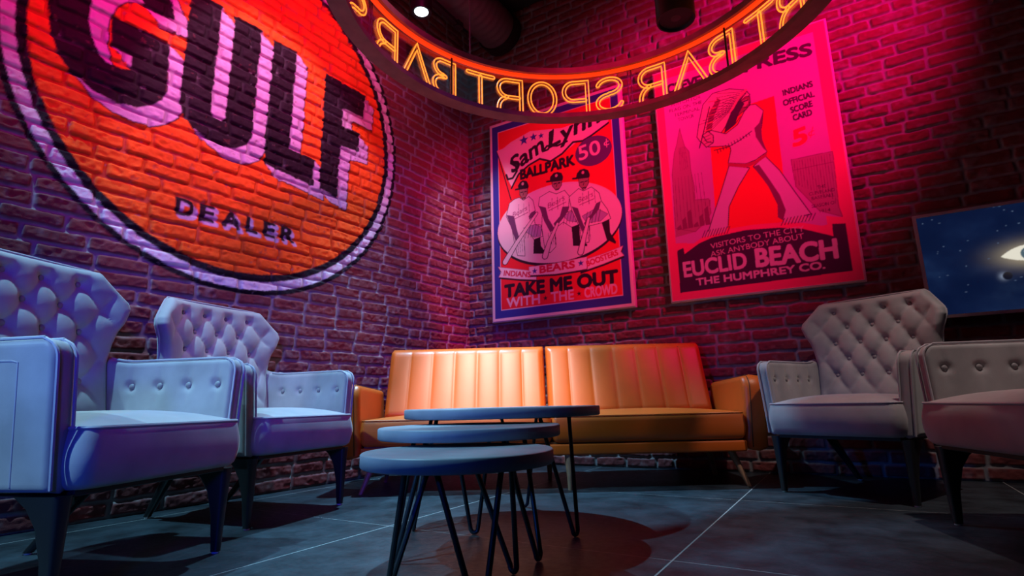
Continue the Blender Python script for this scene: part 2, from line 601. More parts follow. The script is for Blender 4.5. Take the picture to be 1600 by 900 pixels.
# outlines of the printed artwork, in metres from each poster's lower left corner
ART = {'arms': [[(0.169, 0.942), (0.245, 0.916), (0.265, 0.805), (0.286, 0.728), (0.304, 0.697), (0.261, 0.669), (0.231, 0.759), (0.195, 0.862)],
          [(0.413, 0.914), (0.455, 0.926), (0.462, 0.883), (0.425, 0.869), (0.395, 0.854), (0.389, 0.887)],
          [(0.493, 0.958), (0.557, 0.93), (0.577, 0.829), (0.63, 0.732), (0.591, 0.703), (0.536, 0.816)],
          [(0.711, 0.904), (0.775, 0.894), (0.76, 0.853), (0.693, 0.785), (0.639, 0.739), (0.623, 0.774), (0.684, 0.828)],
          [(0.794, 0.89), (0.849, 0.862), (0.873, 0.77), (0.901, 0.685), (0.875, 0.655), (0.825, 0.799)],
          [(1.009, 0.87), (1.05, 0.881), (1.03, 0.817), (0.962, 0.752), (0.908, 0.694), (0.895, 0.726), (0.964, 0.791)]],
 'badge': [(1.007, 1.331), (1.166, 1.321)],
 'bats': [[(0.468, 0.896), (0.261, 0.669), (0.143, 0.521)], [(0.66, 0.767), (0.577, 0.624), (0.533, 0.511)], [(0.938, 0.757), (0.889, 0.609), (0.854, 0.494)]],
 'bdark': [(0.642, 0.889), (0.681, 0.891), (0.735, 0.768), (0.784, 0.649), (0.808, 0.538), (0.784, 0.468), (0.755, 0.497), (0.764, 0.594), (0.717, 0.736)],
 'belt': [(0.484, 0.955), (0.598, 0.92), (0.675, 0.93), (0.741, 0.972), (0.733, 0.94), (0.661, 0.904), (0.595, 0.891), (0.48, 0.935)],
 'caps': [[(0.295, 1.16), (0.291, 1.187), (0.313, 1.215), (0.34, 1.226), (0.38, 1.21), (0.397, 1.173), (0.398, 1.145)],
          [(0.604, 1.161), (0.61, 1.193), (0.643, 1.219), (0.68, 1.22), (0.717, 1.201), (0.73, 1.164), (0.724, 1.136)],
          [(0.846, 1.129), (0.856, 1.162), (0.883, 1.188), (0.921, 1.189), (0.957, 1.166), (0.969, 1.13), (0.966, 1.105)]],
 'city': [(0.084, 0.766), (0.14, 0.702), (0.192, 0.743), (0.233, 0.67), (0.285, 0.722), (0.342, 0.715), (0.321, 0.564), (0.217, 0.496), (0.073, 0.48)],
 'dress': [(0.309, 1.171), (0.291, 1.21), (0.315, 1.316), (0.356, 1.451), (0.429, 1.517), (0.546, 1.515), (0.654, 1.468), (0.677, 1.424), (0.625, 1.399), (0.558, 1.36), (0.517, 1.268), (0.475, 1.21),
           (0.406, 1.143), (0.356, 1.118)],
 'dress_dark': [(0.356, 1.118), (0.349, 1.212), (0.392, 1.373), (0.46, 1.472), (0.481, 1.446), (0.424, 1.336), (0.398, 1.238), (0.406, 1.143)],
 'face2': [(0.602, 1.391), (0.65, 1.422), (0.676, 1.414), (0.675, 1.367), (0.658, 1.331), (0.621, 1.312), (0.556, 1.274), (0.539, 1.327)],
 'faces': [[(0.305, 1.16), (0.389, 1.147), (0.385, 1.09), (0.358, 1.051), (0.334, 1.052), (0.307, 1.097)],
           [(0.622, 1.158), (0.716, 1.14), (0.712, 1.093), (0.684, 1.062), (0.658, 1.06), (0.626, 1.105)],
           [(0.867, 1.124), (0.958, 1.109), (0.953, 1.053), (0.926, 1.015), (0.903, 1.008), (0.872, 1.052)]],
 'flag': [(0.08, 1.57), (0.149, 1.577), (0.232, 1.616), (0.431, 1.664), (0.741, 1.603), (1.035, 1.619), (1.192, 1.638), (1.14, 1.513), (0.997, 1.458), (0.851, 1.431), (0.699, 1.351), (0.619, 1.331),
          (0.516, 1.375), (0.388, 1.343), (0.288, 1.278), (0.233, 1.177), (0.189, 1.272)],
 'flagline': [(0.226, 1.179), (0.302, 1.292), (0.407, 1.35), (0.516, 1.381), (0.619, 1.331), (0.73, 1.371), (0.835, 1.447), (0.921, 1.434), (0.997, 1.458), (1.152, 1.526)],
 'hair2': [(0.539, 1.327), (0.614, 1.402), (0.635, 1.369), (0.593, 1.31), (0.558, 1.229), (0.479, 1.183), (0.497, 1.248)],
 'hatch': [(0.781, 0.473), (0.901, 0.481), (0.963, 0.437), (0.798, 0.451)],
 'hatchA': [(0.302, 0.481), (0.438, 0.492), (0.419, 0.459), (0.271, 0.444)],
 'inner1': [(0.127, 1.797), (1.205, 1.748), (1.134, 0.103), (0.094, 0.112), (0.028, 0.08), (1.221, 0.043)],
 'inner2': [(0.067, 1.403), (0.068, 0.048), (1.102, 0.092), (1.125, 1.128), (1.137, 1.693), (0.073, 0.436)],
 'jacket': [(0.627, 1.31), (0.669, 1.348), (0.707, 1.341), (0.749, 1.281), (0.728, 1.166), (0.703, 1.093), (0.741, 0.972), (0.664, 0.933), (0.598, 0.92), (0.484, 0.955), (0.511, 1.045),
            (0.507, 1.081), (0.367, 1.11), (0.329, 1.157), (0.344, 1.211), (0.393, 1.234), (0.49, 1.179), (0.574, 1.225)],
 'jdark': [(0.749, 1.281), (0.714, 1.196), (0.68, 1.167), (0.682, 1.099), (0.719, 1.005), (0.741, 0.972), (0.721, 1.067), (0.724, 1.167)],
 'jersey': [[(0.2, 1.044), (0.249, 1.07), (0.302, 1.076), (0.343, 1.041), (0.396, 1.064), (0.436, 1.021), (0.455, 0.926), (0.443, 0.855), (0.45, 0.802), (0.506, 0.785), (0.518, 0.686), (0.434, 0.67),
             (0.391, 0.74), (0.358, 0.788), (0.338, 0.729), (0.341, 0.542), (0.269, 0.557), (0.242, 0.672), (0.218, 0.814), (0.184, 0.885), (0.164, 0.932)],
            [(0.5, 1.032), (0.596, 1.064), (0.66, 1.028), (0.737, 1.042), (0.779, 0.981), (0.766, 0.882), (0.734, 0.842), (0.803, 0.86), (0.867, 0.815), (0.854, 0.724), (0.785, 0.713), (0.713, 0.771),
             (0.629, 0.726), (0.636, 0.574), (0.584, 0.533), (0.536, 0.546), (0.512, 0.759), (0.522, 0.902), (0.488, 0.959)],
            [(0.775, 0.976), (0.864, 1.029), (0.906, 0.999), (0.977, 1.017), (1.038, 0.953), (1.054, 0.88), (1.1, 0.802), (1.123, 0.72), (1.049, 0.7), (0.938, 0.694), (0.931, 0.562), (0.87, 0.563),
             (0.857, 0.693), (0.794, 0.856)]],
 'legA': [(0.488, 0.933), (0.62, 0.885), (0.534, 0.767), (0.459, 0.635), (0.438, 0.487), (0.301, 0.473), (0.355, 0.607), (0.413, 0.744)],
 'legB': [(0.642, 0.889), (0.725, 0.947), (0.8, 0.825), (0.88, 0.639), (0.951, 0.48), (0.784, 0.468), (0.771, 0.569), (0.726, 0.722), (0.675, 0.832)],
 'oval': [(0.07, 0.807), (1.212, 0.735), (0.629, 0.458), (0.717, 1.099)],
 'ovalpts': [(0.07, 0.807)],
 'panel2': [(0.076, 0.378), (0.121, 0.393), (0.126, 0.345), (0.232, 0.406), (0.327, 0.434), (0.549, 0.447), (0.755, 0.425), (0.89, 0.392), (1.055, 0.312), (1.058, 0.392), (1.13, 0.382), (1.13, 0.075),
            (0.073, 0.067)],
 'pants': [[(0.335, 0.792), (0.45, 0.802), (0.512, 0.763), (0.496, 0.69), (0.437, 0.69), (0.368, 0.744)], [(0.716, 0.821), (0.803, 0.854), (0.867, 0.801), (0.839, 0.746), (0.756, 0.773)],
           [(0.882, 0.788), (1.007, 0.831), (1.102, 0.763), (1.04, 0.717), (0.92, 0.721)]],
 'pole': [(0.08, 1.57), (0.217, 1.073)],
 'red2': [(0.383, 1.333), (0.828, 1.366), (0.817, 0.461), (0.36, 0.443)],
 'rib1': [(0.07, 0.487), (0.405, 0.404), (0.447, 0.387), (0.444, 0.322), (0.291, 0.348), (0.074, 0.395), (0.102, 0.437)],
 'rib2': [(0.375, 0.442), (0.628, 0.436), (0.906, 0.446), (0.9, 0.347), (0.624, 0.345), (0.379, 0.369)],
 'rib3': [(0.842, 0.393), (0.911, 0.429), (1.047, 0.449), (1.206, 0.484), (1.187, 0.441), (1.211, 0.407), (1.042, 0.367), (0.839, 0.33)],
 'socks': [[(0.432, 0.67), (0.495, 0.68), (0.497, 0.606), (0.534, 0.551), (0.534, 0.531), (0.423, 0.549)],
           [(0.785, 0.713), (0.854, 0.728), (0.855, 0.586), (0.914, 0.55), (0.913, 0.531), (0.791, 0.555)],
           [(1.047, 0.696), (1.111, 0.718), (1.112, 0.607), (1.154, 0.527), (1.148, 0.509), (1.079, 0.556)]],
 'stad': [(0.877, 0.877), (1.121, 0.874), (1.108, 0.498), (1.121, 0.428), (0.999, 0.493), (0.885, 0.685)],
 'stars': [(0.364, 1.597), (0.461, 1.6), (0.537, 1.591)],
 'tower': [(0.155, 1.249), (0.173, 1.315), (0.182, 1.247), (0.197, 1.162), (0.224, 1.114), (0.224, 0.969), (0.238, 0.835), (0.234, 0.733), (0.331, 0.722), (0.335, 0.611), (0.217, 0.496),
           (0.078, 0.548), (0.089, 0.976), (0.117, 1.13), (0.14, 1.191)],
 'txt1': [(0.088, 0.416), (0.422, 0.363), (0.447, 0.376), (0.825, 0.374), (0.929, 0.374), (1.186, 0.426), (0.135, 0.213), (1.141, 0.201), (0.152, 0.123), (1.135, 0.122), (0.326, 1.233), (0.83, 1.242),
          (0.224, 1.336), (0.734, 1.452), (0.624, 1.447), (1.085, 1.523), (0.883, 1.257), (1.093, 1.28), (1.139, 1.317)],
 'txt2': [(0.11, 1.631), (1.085, 1.577), (0.116, 1.516), (0.336, 1.472), (0.893, 1.335), (1.072, 1.37), (0.881, 1.266), (1.066, 1.287), (0.917, 1.202), (1.05, 1.217), (0.919, 1.154), (1.037, 1.17),
          (0.908, 0.984), (0.983, 0.977), (1.019, 1.022), (0.309, 0.358), (0.898, 0.38), (0.299, 0.295), (0.892, 0.329), (0.115, 0.177), (1.063, 0.164), (0.185, 0.107), (1.003, 0.107), (0.954, 0.605),
          (1.096, 0.6), (1.027, 0.476)],
 'zig2': [(0.069, 0.435), (0.152, 0.425), (0.156, 0.39), (0.259, 0.446), (0.421, 0.476), (0.595, 0.476), (0.759, 0.459), (0.895, 0.432), (1.032, 0.379), (1.031, 0.451), (1.135, 0.421)]}


# ------------------------------------------------------------------ the room
CORNER = Vector((-2.865, 4.003, 0))
WDIR = Vector((-2.985 + 2.865, 1.2 - 4.003, 0)).normalized()      # left wall, from the corner towards the front
WNOR = Vector((-WDIR.y, WDIR.x, 0))                               # points into the room
if WNOR.x < 0:
    WNOR = -WNOR
CEIL_Z = 4.10

fl = MB().box(-4.2, 3.4, -3.2, 4.4, -0.08, 0.0).build('floor', M_FLOOR, smooth=False)
tag(fl, kind='structure')
ce = MB().box(-4.2, 3.4, -3.2, 4.4, CEIL_Z, CEIL_Z + 0.1).build('ceiling', M_CEIL, smooth=False)
tag(ce, kind='structure')


def lines(segs):
    """grid lines from (start, end, step) pieces"""
    out = [segs[0][0]]
    for a, b, st in segs:
        n = max(1, int(round((b - a) / st)))
        out += list(a + (b - a) * np.arange(1, n + 1) / n)
    return np.array(out)


def brick_relief(S, Z, s0, s1, seed):
    """old brickwork with a running bond: relief height, brick mask, a random number per brick"""
    rng = np.random.default_rng(seed)
    CH = 0.0762
    S2 = S + (fbm(S * 14, Z * 14, seed, 3) - .5) * .016
    Z2 = Z + (fbm(S * 11, Z * 11, seed + 5, 3) - .5) * .014 + (fbm(S * 1.3, Z * 4, seed + 9, 2) - .5) * .008
    row = np.floor(Z2 / CH).astype(int)
    dv = Z2 - row * CH
    dv_ = np.minimum(dv, CH - dv)
    H = np.zeros_like(S)
    Mk = np.zeros_like(S)
    Rn = np.zeros_like(S)
    for r in range(row.min(), row.max() + 1):
        m = row == r
        if not m.any():
            continue
        L = rng.uniform(.218, .258, int((s1 - s0) / .2) + 6)
        L[rng.random(len(L)) < .06] *= .5
        e = s0 - .3 + (0 if r % 2 else .12) + rng.uniform(-.015, .015) + np.concatenate([[0], np.cumsum(L)])
        u = S2[m]
        k = np.clip(np.searchsorted(e, u) - 1, 0, len(L) - 1)
        du = np.minimum(u - e[k], e[k + 1] - u)
        rc = .013
        qx, qy = np.maximum(rc - (du - .0055), 0), np.maximum(rc - (dv_[m] - .0055), 0)
        d = rc - np.hypot(qx, qy)
        rb = rng.random(len(L))
        rt = rng.uniform(-1, 1, len(L))
        rz = rng.uniform(-1, 1, len(L))
        h = smoothstep(-.001, .0085, d)
        uu = (u - e[k]) / L[k] - .5
        H[m] = h * (.0095 + .0075 * rb[k] + .006 * rt[k] * uu + .004 * rz[k] * (dv[m] / CH - .5))
        Mk[m] = smoothstep(.001, .006, d)
        Rn[m] = rb[k]
    rough = fbm(S * 42, Z * 42, seed + 2, 3) - .5
    chips = smoothstep(.60, .72, fbm(S * 20, Z * 26, seed + 4, 3))
    H += Mk * (rough * .009 - chips * .004) + (1 - Mk) * rough * .003
    return H, Mk, Rn


def brick_colors(S, Z, Mk, Rn, seed):
    n1 = fbm(S * 16, Z * 16, seed + 20, 4)
    n2 = fbm(S * 2.0, Z * 2.6, seed + 30, 3)
    base = np.array([.200, .045, .045])
    alt = np.array([.150, .040, .050])
    t = np.clip(Rn * .8 + (n1 - .5) * .9, 0, 1)[..., None]
    c = base * (1 - t) + alt * t
    pale = (smoothstep(.60, .85, n1) * .30 + smoothstep(.66, .80, fbm(S * 26, Z * 26, seed + 41, 3)) * .22)[..., None]
    c = c * (1 - pale) + np.array([.34, .24, .25]) * pale
    mort = np.array([.26, .24, .25]) * (.72 + .56 * fbm(S * 30, Z * 30, seed + 50, 3))[..., None]
    smear = (smoothstep(.56, .74, n2) * .18 * smoothstep(.45, .62, n1))[..., None]          # old lime bloom
    c = c * (1 - smear) + np.array([.46, .40, .41]) * smear
    m = Mk[..., None]
    return mort * (1 - m) + c * m


# the painted roundel on the left wall; x is minus the distance from the corner, y the height
MUR_C, MUR_R = (-2.159, 2.337), 1.155
mural = Canvas(-3.45, 1.05, 2.60, 2.60, 0.0032, (0, 0, 0))
ORANGE, CREAM, INK, PLUM, LILAC = (.90, .13, .010), (.74, .70, .74), (.010, .008, .013), (.017, .006, .012), (.66, .46, .62)
GULF = [
    [(-3.174, 2.378), (-3.148, 2.214), (-3.104, 2.114), (-3.047, 2.05), (-2.964, 2.007), (-2.862, 1.992), (-2.768, 2.008), (-2.711, 2.045), (-2.657, 2.105),
     (-2.636, 2.160), (-2.650, 2.442), (-2.914, 2.445), (-2.912, 2.284), (-2.82, 2.283), (-2.816, 2.192), (-2.861, 2.174), (-2.929, 2.184), (-2.98, 2.243),
     (-3.015, 2.34), (-3.020, 2.481), (-3.000, 2.570), (-2.950, 2.640), (-2.880, 2.668), (-2.820, 2.640), (-2.790, 2.585), (-2.640, 2.600), (-2.660, 2.700),
     (-2.720, 2.790), (-2.800, 2.838), (-2.900, 2.850), (-3.010, 2.825), (-3.090, 2.750), (-3.145, 2.640), (-3.172, 2.510)],
    [(-2.563, 2.839), (-2.392, 2.841), (-2.401, 2.15), (-2.375, 2.128), (-2.335, 2.123), (-2.316, 2.150), (-2.308, 2.832), (-2.133, 2.836), (-2.146, 2.110),
     (-2.170, 2.040), (-2.239, 1.988), (-2.320, 1.972), (-2.378, 1.974), (-2.489, 2.012), (-2.548, 2.081), (-2.566, 2.147)],
    [(-2.040, 2.825), (-1.878, 2.828), (-1.888, 2.125), (-1.695, 2.108), (-1.695, 1.925), (-2.052, 1.958)],
    [(-1.635, 2.792), (-1.280, 2.784), (-1.284, 2.605), (-1.477, 2.600), (-1.482, 2.462), (-1.322, 2.457), (-1.322, 2.318), (-1.488, 2.300), (-1.502, 1.905), (-1.645, 1.928)]]
SHADE = (.084, -.068)


def paint_mural():
    c = mural
    mx, my = MUR_C
    c.ellipse(mx, my, MUR_R + .056, MUR_R + .056, INK)
    c.ellipse(mx, my, MUR_R + .027, MUR_R + .027, CREAM)
    c.ellipse(mx, my, MUR_R - .026, MUR_R - .026, INK)
    c.ellipse(mx, my, MUR_R - .068, MUR_R - .068, ORANGE)
    for L in GULF:
        for w, colr, over in ((.007, INK, 1.0), (0, LILAC, 1.0)):
            for k in range(0, 25):
                t = k / 24
                P = [(x + SHADE[0] * t, y + SHADE[1] * t) for x, y in L]
                if w:
                    if k in (0, 8, 16, 24):
                        c.stroke(P + [P[0]], w * 2, colr)
                else:
                    c.a[c.mask_poly(P)] = colr
        c.stroke([L[0], (L[0][0] + SHADE[0], L[0][1] + SHADE[1])], .003, LILAC)
        c.poly(L, PLUM)
    pieces = {'D': (-2.533, -2.443), 'E': (-2.402, -2.332), 'A': (-2.280, -2.176), 'L': (-2.134, -2.070), 'E ': (-2.024, -1.954), 'R': (-1.908, -1.822)}
    for dx, dy, colr in ((.020, -.020, (.62, .50, .66)), (.014, -.014, (.62, .50, .66)), (.007, -.007, (.62, .50, .66)), (0, 0, (.02, .008, .012))):
        for ch, (xa, xb) in pieces.items():
            c.text(ch.strip(), xa + dx, 1.505 + dy, xb + dx, 1.505 + dy, .092, colr, weight=.050)


paint_mural()


def wall(name, smap, s_lines, z_lines, seed, normal, painted):
    Sg, Zg = np.meshgrid(s_lines, z_lines)
    H, Mk, Rn = brick_relief(Sg, Zg, s_lines[0], s_lines[-1], seed)
    Cc = brick_colors(Sg, Zg, Mk, Rn, seed)
    if painted:
        wx = Sg + (fbm(Sg * 30, Zg * 30, 77, 2) - .5) * .006
        wy = Zg + (fbm(Sg * 30, Zg * 30, 87, 2) - .5) * .006
        r = np.hypot(wx - MUR_C[0], wy - MUR_C[1]) - (MUR_R + .056)
        cover = smoothstep(.004, -.004, r)
        wear = smoothstep(.74, .82, fbm(Sg * 36, Zg * 36, 91, 3)) * .40
        gap = (1 - Mk) * smoothstep(.50, .62, fbm(Sg * 9, Zg * 9, 95, 3)) * .12
        k = (cover * (1 - wear) * (1 - gap))[..., None]
        pc = mural.sample(wx, wy) * (.86 + .28 * fbm(Sg * 12, Zg * 12, 99, 3))[..., None]
        pc = pc * (1 - .38 * (1 - Mk))[..., None]          # recess shade of the joints painted into the mural colour
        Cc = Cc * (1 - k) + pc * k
        H = H * (1 + .10 * cover)
    P = smap(Sg)
    P[..., 2] = Zg
    P[..., :2] += H[..., None] * np.array(normal[:2])
    o = grid_mesh(name, P, Cc, M_WALL, back=(-0.20 * normal[0], -0.20 * normal[1], 0))
    return tag(o, kind='structure')


def left_map(S):
    P = np.zeros(S.shape + (3,))
    P[..., 0] = CORNER.x - WDIR.x * S
    P[..., 1] = CORNER.y - WDIR.y * S
    return P


def back_map(S):
    P = np.zeros(S.shape + (3,))
    P[..., 0] = CORNER.x + S
    P[..., 1] = CORNER.y
    return P


zl = lines([(0, 3.1, .0060), (3.1, CEIL_Z, .0125)])
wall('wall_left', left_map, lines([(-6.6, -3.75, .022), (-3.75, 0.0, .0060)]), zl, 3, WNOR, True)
wall('wall_back', back_map, lines([(0.0, 4.05, .0062), (4.05, 5.9, .022)]), zl, 11, (0, -1, 0), False)


# ------------------------------------------------------------------ posters and television on the back wall
WALL_FACE = 3.985


def poster(name, x0, z0, w, h, canvas, label):
    t = empty(name, (x0 + w / 2, WALL_FACE, z0))
    tag(t, label, 'poster')
    t_y = 0.032
    e = 0.018
    f = MB()
    f.box(-w / 2, w / 2, -t_y, 0.0, 0, h)
    f.build('frame', M_FRAME, t, smooth=False, bevel=0.003)
    nx, nz = int(w / .0033), int(h / .0033)
    gx, gz = np.meshgrid(np.linspace(e * .45, w - e * .45, nx), np.linspace(e * .45, h - e * .45, nz))
    P = np.stack([gx - w / 2, np.full_like(gx, -t_y - .003), gz], -1)
    grid_mesh('print', P, canvas.sample(gx, gz, 1), M_PRINT, t, back=(0, .004, 0))
    return t


def ballpark_art(w, h):
    A = ART
    RED, NAVY, CRM, BLK = (.80, .018, .030), (.035, .045, .30), (.78, .62, .60), (.022, .010, .022)
    PINK = (.80, .46, .52)
    c = Canvas(0, 0, w, h, .0022, CRM)
    c.rect(.030, .032, w - .030, h - .030, NAVY)
    c.rect(.092, .100, w - .092, h - .092, CRM)
    c.rect(.097, .105, w - .097, h - .097, RED)
    # diamond-shaped oval behind the players
    c.ellipse(.645, .762, .575, .345, BLK, -.03)
    c.ellipse(.645, .780, .572, .338, CRM, -.03)
    # pennant with the name in script
    c.stroke(A['pole'], .010, BLK)
    c.poly(A['flag'], PINK)
    c.stroke(A['flagline'], .018, BLK)
    c.text('Sam', .235, 1.318, .560, 1.452, .142, BLK, .030, shear=.30)
    c.stroke([(.300, 1.475), (.235, 1.460), (.225, 1.415), (.275, 1.375), (.285, 1.325), (.240, 1.270), (.190, 1.270), (.175, 1.315)], .020, BLK)
    c.text('Lynn', .610, 1.455, 1.080, 1.560, .142, BLK, .030, shear=.30)
    c.stroke([(.655, 1.610), (.645, 1.520), (.600, 1.445), (.550, 1.440), (.590, 1.480), (.690, 1.455), (.780, 1.470)], .018, BLK)
    for (x, y), r in zip(A['stars'], (.050, .040, .030)):
        c.star(x, y, r, NAVY)
    c.text('BALLPARK', .322, 1.238, .838, 1.246, .088, BLK, .050)
    c.ellipse(1.010, 1.322, .160, .128, (.11, .035, .16))
    c.text('50', .885, 1.268, 1.075, 1.286, .125, PINK, .020)
    c.text('c', 1.105, 1.335, 1.150, 1.340, .055, PINK, .004)
    c.stroke([(1.128, 1.322), (1.128, 1.392)], .007, PINK)
    SKIN, SHIRT = (.34, .17, .15), (.80, .66, .64)
    for k in range(3):
        c.poly(A['jersey'][k], SHIRT, BLK, .005)
        c.poly(A['pants'][k], (.42, .33, .48), BLK, .003)
        x, y = np.mean(A['pants'][k], 0)
        for q in range(5):
            c.stroke([(x - .06 + .028 * q, y + .05), (x - .085 + .028 * q, y - .05)], .004, BLK)
    for k, (x, y) in enumerate(((.300, .640), (.600, .650), (.905, .640))):
        for q in range(4):
            c.stroke([(x - .03 + .022 * q, y + .05), (x - .02 + .02 * q, y - .06)], .003, BLK)
    for p in A['arms']:
        c.poly(p, (.13, .055, .13))
    for p in A['socks']:
        c.poly(p, BLK)
    for p in A['bats']:
        c.stroke(p, .030, BLK, .060)
        c.stroke(p, .020, CRM, .046)
    for f, cp in zip(A['faces'], A['caps']):
        c.poly(f, SKIN, BLK, .005)
        (x, y), r = np.mean(f, 0), .03
        c.stroke([(x - .028, y + .018), (x - .006, y + .018)], .010, BLK)
        c.stroke([(x + .010, y + .016), (x + .028, y + .016)], .010, BLK)
        c.stroke([(x - .014, y - .035), (x + .014, y - .035)], .007, BLK)
        c.stroke([(x, y + .008), (x - .007, y - .012)], .006, BLK)
        c.poly(cp, BLK)
        q = np.mean(cp, 0)
        c.stroke([(cp[0][0] - .028, cp[0][1] - .004), (cp[-1][0] - .01, cp[-1][1] + .004)], .016, BLK)
        c.ellipse(q[0] - .005, q[1] + .005, .012, .014, (.6, .3, .3))
    for (xa, ya, xb, yb) in ((.230, .905, .375, .945), (.575, .915, .735, .960), (.855, .905, .985, .935)):
        c.text('Bears', xa, ya, xb, yb, .046, (.30, .03, .16), .012, shear=.35)
        c.stroke([(xa + .01, ya - .018), (xb + .01, yb - .022)], .006, (.30, .03, .16))
    for k in range(3):
        j = np.array(A['jersey'][k])
        q = j.mean(0)
        for s in (-.05, .0, .05):
            c.stroke([(q[0] + s, q[1] + .17), (q[0] + s * 1.1, q[1] + .06)], .003, BLK)
    # ribbons
    for nm in ('rib1', 'rib3', 'rib2'):
        c.poly([(x + .004, y - .016) for x, y in A[nm]], BLK)
        c.poly(A[nm], (.82, .66, .64), (.45, .10, .16), .004)
    c.star(.430, .398, .028, NAVY)
    c.star(.850, .402, .028, NAVY)
    TR = (.62, .02, .07)
    c.text('INDIANS', .125, .402, .385, .352, .046, TR, .045)
    c.text('BEARS', .480, .374, .795, .374, .058, TR, .060)
    c.text('BOOSTERS', .905, .367, 1.165, .420, .044, TR, .045)
    c.text('TAKE ME OUT', .135, .212, 1.145, .200, .104, BLK, .055)
    c.text('WITH', .150, .122, .468, .121, .078, PINK, .028)
    c.text('THE', .575, .121, .775, .121, .078, PINK, .028)
    c.text('CROWD', .870, .121, 1.138, .121, .078, PINK, .028)
    c.star(.522, .158, .022, BLK)
    c.star(.822, .158, .022, BLK)
    return c


def scorecard_art(w, h):
    A = ART
    FIELD, RED, EDGE, BLK = (.62, .14, .46), (.92, .020, .030), (.88, .045, .17), (.060, .010, .050)
    c = Canvas(0, 0, w, h, .0022, (.72, .52, .54))
    c.rect(.014, .014, w - .014, h - .014, EDGE)
    c.poly([(.070, .43), (.070, h - .075), (w - .085, h - .075), (w - .085, .40), (.60, .36)], FIELD)
    c.poly(A['red2'], RED)
    # skyline, tower and ball ground
    MAUVE, DK = (.44, .10, .22), (.25, .035, .12)
    c.poly(A['city'], MAUVE)
    c.poly(A['tower'], MAUVE, DK, .004)
    c.poly(A['stad'], MAUVE, DK, .004)
    for k in range(9):
        c.stroke([(.098 + .026 * k, .60), (.105 + .024 * k, .93)], .003, DK)
    for k in range(5):
        c.stroke([(.150 + .014 * k, .98), (.155 + .010 * k, 1.16)], .003, DK)
    for k in range(6):
        c.poly([(.09 + .04 * k, .53), (.125 + .04 * k, .53), (.118 + .04 * k, .57 + .05 * (k % 3)), (.09 + .04 * k, .55 + .05 * (k % 3))], DK)
    for k in range(14):
        c.stroke([(.890 + .016 * k, .70 - .012 * k), (.894 + .016 * k, .86)], .003, DK)
    c.stroke([(.88, .80), (1.115, .80)], .004, DK)
    # red band with stepped ends above the dark panel
    z = A['zig2']
    c.poly(list(z) + [(w - .014, .42), (w - .014, .05), (.014, .05), (.014, .43)], EDGE)
    c.poly(A['panel2'], (.050, .010, .055))
    # the batter in a feather headdress
    JK, PT = (.68, .24, .44), (.66, .32, .52)
    c.poly(A['legB'], PT, BLK, .006)
    c.poly(A['bdark'], (.20, .025, .10))
    c.poly(A['legA'], PT, BLK, .006)
    for p in (A['hatch'], A['hatchA']):
        c.poly(p, (.70, .26, .42))
        q = np.array(p)
        for k in range(10):
            x = q[:, 0].min() + (q[:, 0].max() - q[:, 0].min()) * k / 9
            c.stroke([(x - .012, q[:, 1].min()), (x + .012, q[:, 1].max())], .005, BLK)
    c.poly(A['dress'], (.78, .24, .36), BLK, .006)
    c.poly(A['dress_dark'], (.30, .025, .09))
    d = np.array(A['dress'])
    for k in range(12):
        t = k / 11
        c.stroke([(.665 - .05 * t, 1.455 - .05 * t), (.46 - .14 * t, 1.505 - .33 * t)], .0035, BLK)
    for k in range(7):
        c.stroke([(.325 + .012 * k, 1.13 + .055 * k), (.37 + .014 * k, 1.14 + .052 * k)], .007, (.75, .10, .12))
    for k in range(9):
        t = k / 8
        x, y = .315 + .23 * t, 1.30 + .20 * t - .05 * t * t
        c.stroke([(x, y), (x + .16 - .03 * t, y + .02 - .10 * t)], .004, BLK)
    c.stroke([(.535, 1.330), (.600, 1.425), (.655, 1.470)], .018, (.70, .16, .22))
    c.poly(A['face2'], (.30, .05, .08), BLK, .005)
    c.poly([(.618, 1.392), (.655, 1.400), (.668, 1.372), (.640, 1.345), (.610, 1.352)], (.60, .16, .24))
    c.poly(A['hair2'], BLK)
    c.stroke([(.625, 1.385), (.658, 1.390)], .010, BLK)
    c.stroke([(.630, 1.340), (.655, 1.338)], .006, BLK)
    c.stroke([(.664, 1.375), (.672, 1.352), (.660, 1.348)], .005, BLK)
    c.poly(A['jacket'], JK, BLK, .006)
    c.poly(A['jdark'], (.20, .02, .10))
    c.poly(A['belt'], (.45, .02, .07))
    c.stroke([(.40, 1.075), (.50, 1.075), (.58, 1.105), (.66, 1.150)], .006, BLK)
    for k in range(12):
        c.stroke([(.42 + .02 * k, 1.075 + .006 * k), (.425 + .02 * k, 1.045 + .007 * k)], .005, BLK)
    c.stroke([(.60, 1.28), (.56, 1.235), (.52, 1.215)], .006, BLK)
    c.poly([(.318, 1.165), (.330, 1.215), (.372, 1.232), (.405, 1.190), (.400, 1.135), (.350, 1.112)], (.62, .18, .30), BLK, .006)
    for k in range(3):
        c.stroke([(.335, 1.140 + .026 * k), (.385, 1.150 + .026 * k)], .004, BLK)
    c.stroke([(.30, 1.12), (.335, 1.22), (.40, 1.42)], .008, BLK)
    c.stroke([(.335, 1.205), (.355, 1.155), (.40, 1.135)], .006, BLK)
    # lettering
    c.text('CLEVELAND', .105, 1.624, .600, 1.614, .072, BLK, .055)
    c.text('PRESS', .660, 1.610, 1.085, 1.589, .088, BLK, .050)
    for s, xa, xb, yy in (('WATCH FOR', .120, .345, 1.507), ('FLAG ON THE', .110, .350, 1.462), ('TERMINAL', .140, .330, 1.417), ('TOWER', .165, .285, 1.373)):
        c.text(s, xa, yy, xb, yy, .028, BLK, .040)
    for s, xa, xb, yy in (('INDIANS', .885, 1.065, 1.348), ('OFFICIAL', .878, 1.066, 1.273), ('SCORE', .918, 1.048, 1.208), ('CARD', .925, 1.038, 1.148)):
        c.text(s, xa, yy, xb, yy + .010, .042, BLK, .045)
